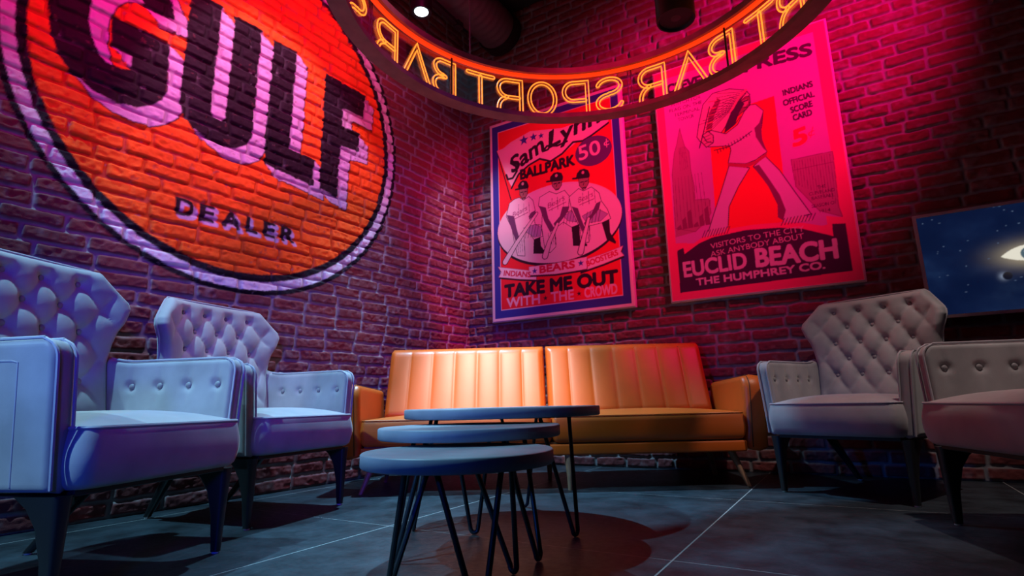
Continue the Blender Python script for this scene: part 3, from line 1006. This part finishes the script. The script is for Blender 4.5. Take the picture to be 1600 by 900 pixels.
    c.text('5', .905, .965, .985, .978, .110, (.92, .02, .04), .045, shear=.2)
    c.text('c', .995, 1.010, 1.035, 1.015, .050, (.90, .05, .10), .012, shear=.2)
    c.stroke([(1.008, 1.000), (1.030, 1.070)], .006, (.90, .05, .10))
    for s, xa, xb, yy in (('THE', 1.005, 1.055, .640), ('CLEVELAND', .955, 1.100, .605), ('BASEBALL', .965, 1.095, .572), ('SEASON OF', .960, 1.100, .520), ('1914', 1.000, 1.060, .478)):
        c.text(s, xa, yy, xb, yy, .022, BLK, .006)
    LT, LT2 = (.70, .36, .46), (.72, .40, .56)
    c.text('VISITORS TO THE CITY', .310, .352, .900, .375, .038, LT, .020, bend=.006)
    c.text('ASK ANYBODY ABOUT', .305, .296, .892, .325, .038, LT, .020, bend=.004)
    c.text('EUCLID', .112, .178, .530, .186, .108, LT2, .030)
    c.text('BEACH', .592, .182, 1.062, .172, .122, LT2, .036)
    c.text('THE HUMPHREY CO.', .190, .106, .985, .112, .048, LT2, .050)
    return c


poster('ballpark_poster', -2.588, 1.150, 1.276, 1.840, ballpark_art(1.276, 1.840),
       'framed ballpark poster with three kneeling ballplayers and a navy border, nearer the room corner')
poster('scorecard_poster', -1.052, 1.149, 1.197, 1.826, scorecard_art(1.197, 1.826),
       'framed pink scorecard poster of a batter in a feather headdress above EUCLID BEACH')


def tv_art(w, h):
    c = Canvas(0, 0, w, h, .0025, (.002, .006, .030))
    X, Y = c.X / w, c.Y / h
    n = fbm(X * 5, Y * 4, 61, 5)
    c.a += np.stack([.001 + .02 * n ** 5, .003 + .05 * n ** 5, .012 + .10 * n ** 4], -1)
    g = np.exp(-((X - .62) / .30) ** 2 - ((Y - .30) / .42) ** 2)[..., None]
    c.a += (g ** 1.6) * np.array([.030, .055, .090]) * ((fbm(X * 9, Y * 7, 65, 4) * 1.5) ** 3)[..., None]
    ring = np.abs(np.hypot((X - .60) * 1.9, (Y + .28)) - .42)
    c.a += (np.exp(-(ring / .010) ** 2) * (X < .66) * (X > .26))[..., None] * np.array([.8, .9, 1.0])
    k = np.hypot((X - .33) * 1.8, Y - .33)
    c.a += (np.exp(-(k / .03) ** 2) * .5)[..., None] * np.array([.5, .6, .8])
    c.a[np.hypot((X - .345) * 1.8, Y - .33) < .035] = (.004, .006, .02)
    beam = np.exp(-((X - .50) / .012) ** 2) * smoothstep(.55, .75, Y)
    c.a += beam[..., None] * np.array([.25, .05, .03])
    # a glowing eye
    ex, ey = .445 * w, .505 * h
    gl = np.exp(-(np.hypot((c.X - ex) / .12, (c.Y - ey) / .06)) ** 2)[..., None]
    c.a += gl * np.array([.50, .40, .22])
    for p_, v_ in ((((.43, .46), (.60, .43), (.66, .18), (.50, .12)), .16), (((.43, .46), (.50, .12), (.42, .20)), .05)):
        c.a[c.mask_poly([(x * w, y * h) for x, y in p_])] += np.array([.75, .85, 1.0], dtype=np.float32) * v_
    up = np.clip(1 - ((c.X - ex) / .120) ** 2, 0, 1)
    inside = (c.Y < ey + .052 * up) & (c.Y > ey - .034 * up) & (np.abs(c.X - ex) < .120)
    c.a[inside] = (1.0, .95, .80)
    d = np.hypot(c.X - ex, c.Y - ey - .004)
    c.a[(d < .036) & inside] = (.10, .16, .20)
    c.a[(d < .018) & inside] = (.005, .005, .01)
    c.a[np.hypot(c.X - ex + .012, c.Y - ey - .016) < .006] = (1, 1, 1)
    sp = np.random.default_rng(4)
    for _ in range(60):
        x, y = sp.random() * w, sp.random() * h
        c.ellipse(x, y, .002 + .003 * sp.random(), .002, (.12, .18, .3))
    c.a = np.clip(c.a, 0, 1.2)
    return c


def television():
    w, h, d = 1.075, 0.615, 0.055
    t = empty('wall_television', (0.415 + w / 2, WALL_FACE, 0.885))
    tag(t, 'wall mounted television showing a glowing eye over dark blue space, above the right armchairs', 'television')
    MB().box(-w / 2 + .01, w / 2 - .01, -d, -.01, .01, h - .01).build('back_shell', M_BLACKMETAL, t, smooth=False, bevel=.004)
    b = MB()
    e = .017
    for x0, x1, z0, z1 in ((-w / 2, w / 2, 0, e), (-w / 2, w / 2, h - e, h), (-w / 2, -w / 2 + e, e, h - e), (w / 2 - e, w / 2, e, h - e)):
        b.box(x0, x1, -d - .012, -d + .012, z0, z1)
    b.build('bezel', M_BEZEL, t, smooth=False)
    MB().box(-.12, .12, -.012, 0.0, .2, .42).build('wall_bracket', M_BLACKMETAL, t, smooth=False)
    c = tv_art(w, h)
    gx, gz = np.meshgrid(np.linspace(e * .8, w - e * .8, 360), np.linspace(e * .8, h - e * .8, 206))
    grid_mesh('screen', np.stack([gx - w / 2, np.full_like(gx, -d - .004), gz], -1), c.sample(gx, gz), M_SCREEN, t, back=(0, .003, 0))


television()


# ------------------------------------------------------------------ the neon ring sign
RC = (-0.844, 2.102)


def rp(r, deg, z):
    a = math.radians(deg)
    return (r * math.cos(a), r * math.sin(a), z)


def ring_section(prof, a0=0.0, a1=360.0, seg=144):
    full = abs(a1 - a0) >= 359.9
    n = seg if full else max(3, int(seg * (a1 - a0) / 360))
    rings = [[rp(r, a0 + (a1 - a0) * k / n, z) for r, z in prof] for k in range(n if full else n + 1)]
    return MB().loft(rings, cap=not full, closed=full)


def arc(cx, cy, rx, ry, a0, a1, n=10):
    return [(cx + rx * math.cos(math.radians(a0 + (a1 - a0) * k / n)), cy + ry * math.sin(math.radians(a0 + (a1 - a0) * k / n))) for k in range(n + 1)]


GLYPH = {
    'S': ([[(x, y) for x, y in arc(.5, .76, .46, .24, 15, 270, 16)] + [(x, y) for x, y in arc(.5, .25, .48, .25, 85, -165, 16)]], False),
    'P': ([[(0, 0), (0, 1), (.58, 1)] + arc(.60, .71, .38, .29, 88, -88, 12) + [(.58, .42), (.10, .42)]], False),
    'O': ([arc(.5, .5, .5, .5, 0, 351, 39)], True),
    'R': ([[(0, 0), (0, 1), (.56, 1)] + arc(.58, .73, .38, .27, 88, -88, 12) + [(.56, .46), (.10, .46)], [(.60, .46)] + arc(.56, .08, .40, .36, 75, 0, 8) + [(.97, 0)]], False),
    'T': ([[(0, .985), (1, .985)], [(.5, .93), (.5, 0)]], False),
    'B': ([[(.42, .53), (.55, .56)] + arc(.56, .78, .38, .22, -85, 85, 12) + [(.52, 1), (0, 1), (0, 0), (.52, 0)] + arc(.56, .255, .42, .255, -85, 85, 12) + [(.55, .51), (.42, .53)]], False),
    'A': ([[(0, 0), (.5, 1), (1, 0)]], False),
}


def offset_loop(path, d, w, h):
    """both sides of a stroke, closed round its ends"""
    P = [Vector((x * w, y * h)) for x, y in path]
    n = len(P)
    left, right = [], []
    for i in range(n):
        a = (P[i] - P[i - 1]).normalized() if i > 0 else None
        b = (P[i + 1] - P[i]).normalized() if i < n - 1 else None
        a = a or b
        b = b or a
        na, nb = Vector((-a.y, a.x)), Vector((-b.y, b.x))
        m = (na + nb)
        m = m.normalized() if m.length > .05 else na
        k = d / max(.45, m.dot(na))
        left.append(P[i] + m * k)
        right.append(P[i] - m * k)

    def cap(p, t):
        nrm = Vector((-t.y, t.x))
        return [p + nrm * d * math.cos(q) + t * d * math.sin(q) for q in (PI * .25, PI * .5, PI * .75)]
    t1 = (P[-1] - P[-2]).normalized()
    t0 = (P[0] - P[1]).normalized()
    return left + cap(P[-1], t1) + right[::-1] + cap(P[0], t0)


def dense(loop, step, closed=True):
    out = []
    n = len(loop)
    for i in range(n if closed else n - 1):
        a, b = loop[i], loop[(i + 1) % n]
        k = max(1, int((b - a).length / step))
        out += [a + (b - a) * q / k for q in range(k)]
    if not closed:
        out.append(loop[-1])
    return out


def neon_sign():
    t = empty('neon_ring_sign', (RC[0], RC[1], 2.30))
    tag(t, 'large hanging ring sign with glowing orange neon letters reading SPORT BAR on clear panels', 'neon sign')
    ring_section([(1.092, .000), (1.183, .000), (1.183, .030), (1.165, .034), (1.110, .034), (1.092, .030)]).build('bottom_rim', M_RIM, t)
    ring_section([(1.098, .322), (1.180, .322), (1.180, .362), (1.098, .362)]).build('top_rim', M_RIM, t)
    ring_section([(1.118, .304), (1.140, .304), (1.140, .3215), (1.118, .3215)]).build('light_strip', M_LED, t)
    seams = [98.4, 191.9, 285.4, 4.9 + 360]
    for a, b in zip(seams, seams[1:] + [seams[0] + 360]):
        ring_section([(1.153, .033), (1.157, .033), (1.157, .322), (1.153, .322)], a + .25, b - .25).build('acrylic_panel', M_ACRYLIC, t)
    for a in seams:
        for da in (-.55, .55):
            MB().tube([rp(1.150, a + da, .032), rp(1.150, a + da, .323)], .003, 6).build('seam_post', M_BLACKMETAL, t)
    for a in (159.9, 66.4, 253.4, 330):
        MB().tube([rp(1.128, a, .033), rp(1.128, a, .323)], .006, 8).build('support_rod', M_BLACKMETAL, t)
    rl = 1.146
    z0, hh = .048, .228
    phrase = [('S', 105.2, 9.4), ('P', 116.4, 9.0), ('O', 127.6, 9.8), ('R', 138.8, 9.2), ('T', 148.9, 10.2), ('B', 162.2, 8.6), ('A', 172.5, 11.2), ('R', 184.9, 9.2)]
    plan = [(g, a + sh, w) for sh in (0, -93.5, 93.5) for g, a, w in phrase]
    plan += [(g, 289.6 + (a - 100.5) * .80, w * .80) for g, a, w in phrase]      # the last phrase is set a little tighter
    for g, a, wdeg in plan:
        strokes, closed = GLYPH[g]
        w = math.radians(wdeg) * rl - .022
        mb = MB()
        for s in strokes:
            if closed:
                loops = []
                for d in (.0105, -.0105):
                    loops.append([Vector((.5 * w + (x - .5) * (w + 2 * d), (y - .5) * (hh + 2 * d) + .5 * hh)) for x, y in s])
            else:
                loops = [offset_loop(s, .0105, w, hh)]
            for lp in loops:
                pts = dense(lp, .03)
                mb.tube([rp(rl, a + math.degrees((p.x - w / 2) / rl), z0 + p.y) for p in pts], .0042, 6, closed=True)
        mb.build('neon_letter', M_NEON, t)
    for a in (153.4, 33, 273):
        top = CEIL_Z - 2.30
        MB().tube([rp(1.115, a, .36), rp(1.115, a, top)], .004, 6).build('suspension_cable', M_CABLE, t)


neon_sign()


# ------------------------------------------------------------------ things under the ceiling
def spiral_duct():
    t = empty('spiral_duct', (-2.43, 2.0, 3.885))
    tag(t, 'dark spiral air duct running under the ceiling into the back wall', 'air duct')
    mb = MB()
    R0, seg = .185, 40
    rings = []
    n = 150
    y0, y1 = -3.2, 1.985
    for k in range(n * 2 + 1):
        y = y0 + (y1 - y0) * k / (n * 2)
        r = R0 + (.005 if k % 4 == 0 else 0)
        rings.append([(r * math.cos(2 * PI * q / seg), y, r * math.sin(2 * PI * q / seg)) for q in range(seg)])
    mb.loft(rings)
    mb.build('duct_tube', M_DUCT, t)
    cl = MB()
    cl.loft([[(r * math.cos(2 * PI * q / seg), y, r * math.sin(2 * PI * q / seg)) for q in range(seg)] for r, y in ((.186, 1.86), (.205, 1.86), (.205, 1.97), (.186, 1.97))])
    cl.build('end_collar', M_BLACKMETAL, t)
    for y in (-2.0, -.3, 1.3):
        MB().box(-.012, .012, y - .012, y + .012, .18, CEIL_Z - 3.885).build('hanger_strap', M_BLACKMETAL, t, smooth=False)


spiral_duct()


def track():
    t = empty('lighting_track', (-2.48, 0, 3.60))
    tag(t, 'black lighting track hung below the ceiling along the left wall', 'lighting track')
    MB().box(-.020, .020, -1.5, 3.36, 0, .035).build('rail', M_BLACKMETAL, t, smooth=False, bevel=.003)
    MB().box(-.030, .030, 3.30, 3.37, -.012, .045).build('end_cap', M_BLACKMETAL, t, smooth=False, bevel=.004)
    for y in (-1.2, .8, 2.6):
        MB().tube([(0, y, .030), (-.10, y, .045), (-.27, y, .05), (-.28, y, .07), (-.28, y, CEIL_Z - 3.60)], .006, 8).build('drop_rod', M_BLACKMETAL, t)


track()


def track_head():
    t = empty('track_spotlight', (SPOT_AT[0], SPOT_AT[1], SPOT_AT[2]))
    tag(t, 'lit track spotlight with a bright white lens, in the upper left behind the ring sign', 'spotlight')
    MB().lathe([(.046, .012), (.070, 0.0), (.078, 0.0), (.080, .01), (.080, .155), (.072, .165), (.0, .165)], 32).build('can', M_BLACKMETAL, t)
    MB().lathe([(.0, .004), (.030, .003), (.052, .008), (.052, .016), (.0, .016)], 32).build('lens', M_LENS, t)
    MB().box(-.03, .02, -.05, .05, .160, .199).build('track_adapter', M_BLACKMETAL, t, smooth=False, bevel=.004)


track_head()


def pendant():
    t = empty('cylinder_pendant', (-.547, 2.60, 2.375))
    tag(t, 'unlit black cylinder lamp hanging inside the ring sign', 'pendant lamp')
    MB().lathe([(.080, .012), (.088, .0), (.095, .0), (.097, .006), (.097, .36), (.085, .375), (.0, .375)], 40).build('shade', M_BLACKMETAL, t)
    MB().lathe([(.0, .010), (.05, .014), (.086, .016), (.086, .024), (.0, .024)], 32).build('lens', M_DARKLENS, t)
    MB().tube([(0, 0, .37), (0, 0, CEIL_Z - 2.375)], .008, 10).build('stem', M_BLACKMETAL, t)


pendant()


# ------------------------------------------------------------------ tufted wing armchairs
def rounded_rect(x0, x1, y0, y1, r, n=5):
    pts = []
    for cx, cy, a in ((x1 - r, y1 - r, 0), (x0 + r, y1 - r, 90), (x0 + r, y0 + r, 180), (x1 - r, y0 + r, 270)):
        for k in range(n + 1):
            q = math.radians(a + 90 * k / n)
            pts.append((cx + r * math.cos(q), cy + r * math.sin(q)))
    return pts


def cushion(x0, x1, y0, y1, z0, z1, r, dome, bulge=.012, edge=.02):
    mb = MB()
    rings = []
    cx, cy = (x0 + x1) / 2, (y0 + y1) / 2
    H = z1 - z0
    lev = [(z0, edge * 1.1), (z0 + .006, edge * .45), (z0 + edge, 0.0)]
    for k in range(1, 6):
        t = k / 6
        lev.append((z0 + edge + (H - 2 * edge) * t, -bulge * math.sin(PI * t)))
    lev += [(z1 - edge * .7, 0.0), (z1 - edge * .15, edge * .35), (z1, edge * .9)]
    for z, ins in lev:
        rings.append([(x, y, z) for x, y in rounded_rect(x0 + ins, x1 - ins, y0 + ins, y1 - ins, max(.006, r - ins * .4))])
    for k in range(1, 8):
        t = k / 8
        z = z1 + dome * (1 - (1 - t) ** 2)
        base = rounded_rect(x0 + edge * .9, x1 - edge * .9, y0 + edge * .9, y1 - edge * .9, r)
        rings.append([(cx + (x - cx) * (1 - t) ** .8, cy + (y - cy) * (1 - t) ** .8, z) for x, y in base])
    return mb.loft(rings)


def panel(urange, v0, v1, T, r, nu, nv, front, place):
    """upholstered panel: v runs up, u across between urange(v); rounded edges of radius r; front(u, v) sinks the face"""
    mb = MB()
    fr, bk = [], []
    for j in range(nv + 1):
        v = v0 + (v1 - v0) * j / nv
        ua, ub = urange(v)
        a, b = [], []
        for i in range(nu + 1):
            s = .5 - .5 * math.cos(PI * i / nu) if nu > 8 else i / nu
            s = .45 * s + .55 * i / nu
            u = ua + (ub - ua) * s
            d = max(0.0, min(u - ua, ub - u, v - v0, v1 - v))
            e = math.sqrt(max(0.0, 1 - (1 - min(d / r, 1)) ** 2))
            a.append(place(u, v, T / 2 * e - front(u, v) * e))
            b.append(place(u, v, -T / 2 * e))
        fr.append(a)
        bk.append(b)
    n = nu + 1
    V = [p for row in fr for p in row] + [p for row in bk for p in row]
    F = []
    off = n * (nv + 1)
    for j in range(nv):
        for i in range(nu):
            q = j * n + i
            F.append((q, q + 1, q + n + 1, q + n))
            F.append((off + q, off + q + n, off + q + n + 1, off + q + 1))
    mb.add(V, F)
    return mb


def weld(o, dist=.0004):
    bm = bmesh.new()
    bm.from_mesh(o.data)
    bmesh.ops.remove_doubles(bm, verts=bm.verts, dist=dist)
    bmesh.ops.recalc_face_normals(bm, faces=bm.faces)
    bm.to_mesh(o.data)
    bm.free()
    return o


BZ0, BZ1 = .40, 1.012
W_TAB_Z = [.40, .64, .685, .725, .775, .825, .866, .895, .955, 1.000, 1.012]
W_TAB_W = [.292, .305, .312, .316, .326, .347, .362, .357, .312, .278, .262]


def back_half(v):
    return float(np.interp(v, W_TAB_Z, W_TAB_W))


def lean(v):
    return .470 + (v - .45) * .20


BUTTON_ROWS = [(0.945, (-.195, -.065, .065, .195)), (0.855, (-.13, 0, .13)), (0.765, (-.195, -.065, .065, .195)), (0.675, (-.13, 0, .13)), (0.585, (-.195, -.065, .065, .195))]


def tuft(u, v):
    a = u / .13 + .5 + (v - .945) / .18
    b = u / .13 + .5 - (v - .945) / .18
    pil = (abs(math.sin(PI * a)) * abs(math.sin(PI * b))) ** .55
    hw = back_half(v)
    fade = min(1, max(0, (hw - abs(u) - .02) / .06)) * min(1, max(0, (BZ1 - v - .015) / .05))
    near = 0
    for z, xs in BUTTON_ROWS:
        if abs(z - v) < .08:
            for x in xs:
                near = max(near, math.exp(-((u - x) ** 2 + (v - z) ** 2) / .022 ** 2))
    return .020 * (1 - pil) * fade + .018 * near * max(fade, .4)


def back_place(u, v, n):
    y = lean(v) + .055 - .075 * (abs(u) / .36) ** 3 * min(1, max(0, (v - .66) / .15)) - n
    return (u, y, v)


def button(x, y, z, axis, r=.0125):
    mb = MB()
    prof = [(.0, .008), (.5, .0072), (.85, .0045), (1.0, .001), (.9, -.003)]
    rings = []
    for q, hgt in prof[::-1]:
        ring = []
        for k in range(12):
            a = 2 * PI * k / 12
            c, s = math.cos(a) * r * max(q, .02), math.sin(a) * r * max(q, .02)
            if axis == 'y':
                ring.append((x + c, y - hgt, z + s))
            else:
                ring.append((x + axis * hgt, y + c, z + s))
        rings.append(ring)
    return mb.loft(rings)


def make_chair():
    t = empty('wingback_armchair', (0, 0, 0))
    bk = weld(panel(lambda v: (-back_half(v), back_half(v)), BZ0, BZ1, .10, .042, 84, 84, tuft, back_place).build('backrest', M_VELVET, t, angle=80))
    for z, xs in BUTTON_ROWS:
        for x in xs:
            p = back_place(x, z, .05 - .034)
            button(p[0], p[1], p[2], 'y').build('button', M_BUTTON, bk)
    loop = [back_place(s * (back_half(v)) * 1.0, v, -.012) for s, vs in ((-1, np.linspace(.62, BZ1, 26)), (1, np.linspace(BZ1, .62, 26))) for v in vs]
    MB().tube(loop, .0048, 6).build('piping', M_PIPING, bk)
    # seat
    st = cushion(-.300, .300, -.062, .50, .285, .440, .045, .040, .010, .016).build('seat', M_VELVET, t, angle=60)
    MB().tube([(x, y, .436) for x, y in rounded_rect(-.298, .298, -.060, .49, .045, 6)], .005, 6, closed=True).build('piping', M_PIPING, st)
    MB().box(-.275, .275, -.02, .50, .268, .287).build('base_board', M_BLACKLEG, t, smooth=False, bevel=.003)
    # arms
    A0, A1 = .281, .662

    def arm_u(v):
        rc = .055
        k = max(0.0, min(1.0, (v - (A1 - rc)) / rc))
        return (-.010 + rc * (1 - math.sqrt(max(0, 1 - k * k))), .575)
    ab = (.055, .175, .295, .415)
    for s in (-1, 1):
        def front(u, v):
            if v < .44:
                return 0.0
            g = 0.0
            for x in ab:
                g = max(g, .017 * math.exp(-((u - x) ** 2 + (v - .565) ** 2) / .018 ** 2))
                g = max(g, .006 * math.exp(-((u - x) / .010) ** 2) * max(0, 1 - abs(v - .565) / .085))
            return g

        def place(u, v, n):
            x = .304 + .032 * (v - .281) / .38
            z = v + .030 * max(0, (u - .40) / .175) ** 2 * (v - A0) / (A1 - A0)
            return (s * (x - n), u, z)
        arm = weld(panel(arm_u, A0, A1, .064, .018, 64, 44, front, place).build('armrest', M_VELVET, t, angle=80))
        for x in ab:
            p = place(x, .565, .032 - .011)
            button(p[0], p[1], p[2], -s).build('button', M_BUTTON, arm)
        for n in (.025, -.025):
            path = [place(arm_u(v)[0] - .0005, v, n) for v in np.linspace(A0 + .01, A1 - .0008, 26)] + [place(u, A1 - .001, n) for u in np.linspace(.03, .50, 14)]
            MB().tube(path, .0046, 6).build('piping', M_PIPING, arm)
        # a stitched line down the outer face
        MB().tube([place(.10, v, -.0312) for v in np.linspace(.30, .60, 8)] + [place(u, .605, -.0312) for u in np.linspace(.12, .50, 8)], .003, 6).build('outer_seam', M_PIPING, arm)
    # legs
    for s in (-1, 1):
        fl_ = MB()
        rings = []
        for z, yb, hw, yf in ((.006, .014, .0135, -.014), (.12, .024, .017, -.018), (.20, .045, .021, -.021), (.245, .075, .024, -.023), (.275, .115, .027, -.025)):
            cx = s * (.296 - .006 * (.28 - z) / .28)
            rings.append([(cx + dx, y, z) for dx, y in rounded_rect(-hw, hw, yf, yb, hw * .7, 4)])
        lg = fl_.loft(rings).build('leg', M_BLACKLEG, t)
        MB().lathe([(.011, 0), (.012, .001), (.012, .007), (.0, .007)], 14, (s * .290, 0)).build('glide', M_GLIDE, lg)
        rl_ = MB()
        rings = []
        for k in range(7):
            q = k / 6
            z = .006 + .270 * q
            cx = s * (.215 + .045 * q)
            cy = .668 - .225 * q
            hw = .0125 + .011 * q
            rings.append([(cx + dx, cy + dy * 1.3, z) for dx, dy in rounded_rect(-hw, hw, -hw, hw, hw * .7, 4)])
        lg = rl_.loft(rings).build('leg', M_BLACKLEG, t)
        MB().lathe([(.011, 0), (.012, .001), (.012, .007), (.0, .007)], 14, (s * .215, .668)).build('glide', M_GLIDE, lg)
    return t


CHAIRS = [(-1.813, .923, 111.0, 'grey tufted wing armchair at the left, cut off by the photo edge, nearest the camera'),
          (-2.209, 1.753, 100.38, 'grey tufted wing armchair under the round mural, between the cut-off chair and the sofa'),
          (-.104, 3.135, -23.01, 'grey tufted wing armchair right beside the sofa arm, below the scorecard poster'),
          (.366, 2.405, -68.0, 'grey tufted wing armchair at the right photo edge, side-on below the television')]
chair0 = make_chair()
for k, (x, y, a, lab) in enumerate(CHAIRS):
    c = chair0 if k == 0 else copy_tree(chair0)
    c.location = (x, y, 0)
    c.rotation_euler = (0, 0, math.radians(a))
    tag(c, lab, 'armchair', 'grey tufted armchairs around the tables')


# ------------------------------------------------------------------ sofa
def sofa():
    t = empty('leather_sofa', (-1.48, 2.847, 0), math.radians(30.204))
    tag(t, 'tan leather sofa with channelled back set across the room corner', 'sofa')
    for s in (-1, 1):
        xa, xb = (-1.068, -.006) if s < 0 else (.006, 1.068)

        def front(u, v):
            q = (u - xa) / (xb - xa) * 7
            ch = abs(math.sin(PI * q)) ** .20
            return .016 * (1 - ch) if .12 < q < 6.88 else 0.0

        def urange(v):
            k = max(0.0, (v - .80) / .06)
            return (xa + .012 * k * k if s < 0 else xa, xb if s < 0 else xb - .012 * k * k)

        def place(u, v, n):
            return (u, .455 + (v - .40) * .40 + .055 - n, v)
        b = weld(panel(urange, .385, .858, .125, .042, 168, 24, front, place).build('back_cushion', M_LEATHER, t, angle=80))
        for k in range(1, 7):
            u = xa + (xb - xa) * k / 7
            MB().tube([place(u, v, .0625 - .0135) for v in np.linspace(.43, .828, 12)], .0032, 6).build('channel_seam', M_SEAM, b)
    for s in (-1, 1):
        xa, xb = (-1.070, -.003) if s < 0 else (.003, 1.070)
        c = cushion(xa, xb, -.030, .50, .250, .398, .030, .028, .006, .020).build('seat_cushion', M_LEATHER, t, angle=60)
        MB().tube([(x, y, .394) for x, y in rounded_rect(xa + .002, xb - .002, -.029, .49, .030, 5)], .0036, 6, closed=True).build('piping', M_LEATHER, c)
    MB().box(-1.070, 1.070, -.022, .56, .184, .244).build('base_rail', M_LEATHER, t, bevel=.010)
    MB().box(-1.05, 1.05, -.012, .54, .240, .256).build('shadow_gap', M_SEAM, t, smooth=False)
    A0, A1 = .184, .606

    def arm_u(v):
        rc = .085
        k = max(0.0, min(1.0, (v - (A1 - rc)) / rc))
        return (-.012 + rc * (1 - math.sqrt(max(0, 1 - k * k))) + .03 * (1 - (v - A0) / .42) * 0, .60)
    for s in (-1, 1):
        def place(u, v, n):
            return (s * (1.136 + .020 * (v - A0) / .42 - n), u, v + .020 * max(0, u / .6) * (v - A0) / .42 * -1)
        a = weld(panel(arm_u, A0, A1, .126, .036, 40, 40, lambda u, v: 0.0, place).build('armrest', M_LEATHER, t, angle=80))
        MB().tube([place(arm_u(v)[0] + .006, v, .030) for v in np.linspace(A0 + .02, A1 - .004, 24)] + [place(u, A1 - .006, .030) for u in np.linspace(.10, .56, 10)], .003, 6).build('stitching', M_SEAM, a)
    legs = [(1.004, .060, 1.065, .0), (-1.004, .060, -1.065, .0), (.090, .01, .090, -.004), (1.004, .46, 1.05, .50), (-1.004, .46, -1.05, .50), (.0, .46, .0, .47)]
    for xa, ya, xb, yb in legs:
        mb = MB()
        rings = []
        for k in range(9):
            q = k / 8
            r = .012 + .011 * q
            rings.append([(xb + (xa - xb) * q + r * math.cos(2 * PI * m / 16), yb + (ya - yb) * q + r * math.sin(2 * PI * m / 16), .186 * q) for m in range(16)])
        mb.loft(rings).build('leg', M_OAK, t)


sofa()


# ------------------------------------------------------------------ nesting tables
def table(x, y, r, ztop, thick, rho, phis, half, label, taper=True):
    t = empty('nesting_table', (x, y, 0))
    tag(t, label, 'side table', 'set of three round nesting tables')
    e = .004
    MB().lathe([(0, ztop - thick), (r - e, ztop - thick), (r, ztop - thick + e), (r, ztop - e), (r - e, ztop), (0, ztop)], 96).build('tabletop', M_TABLE, t, angle=50)
    for ph in phis:
        a = math.radians(ph)
        ca, sa = math.cos(a), math.sin(a)
        zt = ztop - thick
        fr = .011

        def pt(u, rad, z):   # u across the hairpin, rad outward
            return (ca * rad - sa * u, sa * rad + ca * u, z)
        rt = rho - .075
        path = []
        for k in range(9):
            q = k / 8
            path.append(pt(half + (.014 - half) * q, rt + (rho - rt) * q, zt - .004 + (.024 - zt + .004) * q))
        for k in range(1, 8):
            w = PI * k / 8
            path.append(pt(.014 * math.cos(w), rho, .024 - .016 * math.sin(w)))
        for k in range(9):
            q = k / 8
            path.append(pt(-(.014 + (half - .014) * q), rho + (rt - rho) * q, .024 + (zt - .004 - .024) * q))
        lg = MB().tube(path, .0078, 10).build('hairpin_leg', M_STEEL, t)
        pl = MB()
        c0 = pt(0, rt, zt)
        pl.lathe([(.0, -.004), (half + .016, -.004), (half + .016, .0), (.0, .0)], 20)
        pl.v = [(c0[0] + p[0] * .0 + (-sa) * p[0] + ca * p[1] * .35, c0[1] + ca * p[0] + sa * p[1] * .35, zt + p[2]) for p in pl.v]
        pl.build('mounting_plate', M_STEEL, lg)


def dirs(cx, cy, feet):
    return [math.degrees(math.atan2(fy - cy, fx - cx)) for fx, fy in feet]


table(-1.268, 2.000, .402, .456, .037, .360, dirs(-1.268, 2.0, [(-1.515, 1.741), (-.918, 1.918)]) + [107], .085, 'largest and tallest round nesting table, at the back nearest the sofa')
table(-1.135, 1.582, .305, .401, .037, .250, dirs(-1.135, 1.582, [(-1.27, 1.369), (-.881, 1.583), (-1.266, 1.787)]), .065, 'middle-sized round nesting table, between the low front one and the tall back one')
table(-.942, 1.258, .258, .352, .037, .190, [197, 321, 73], .085, 'lowest round nesting table, at the front of the three nearest the camera')
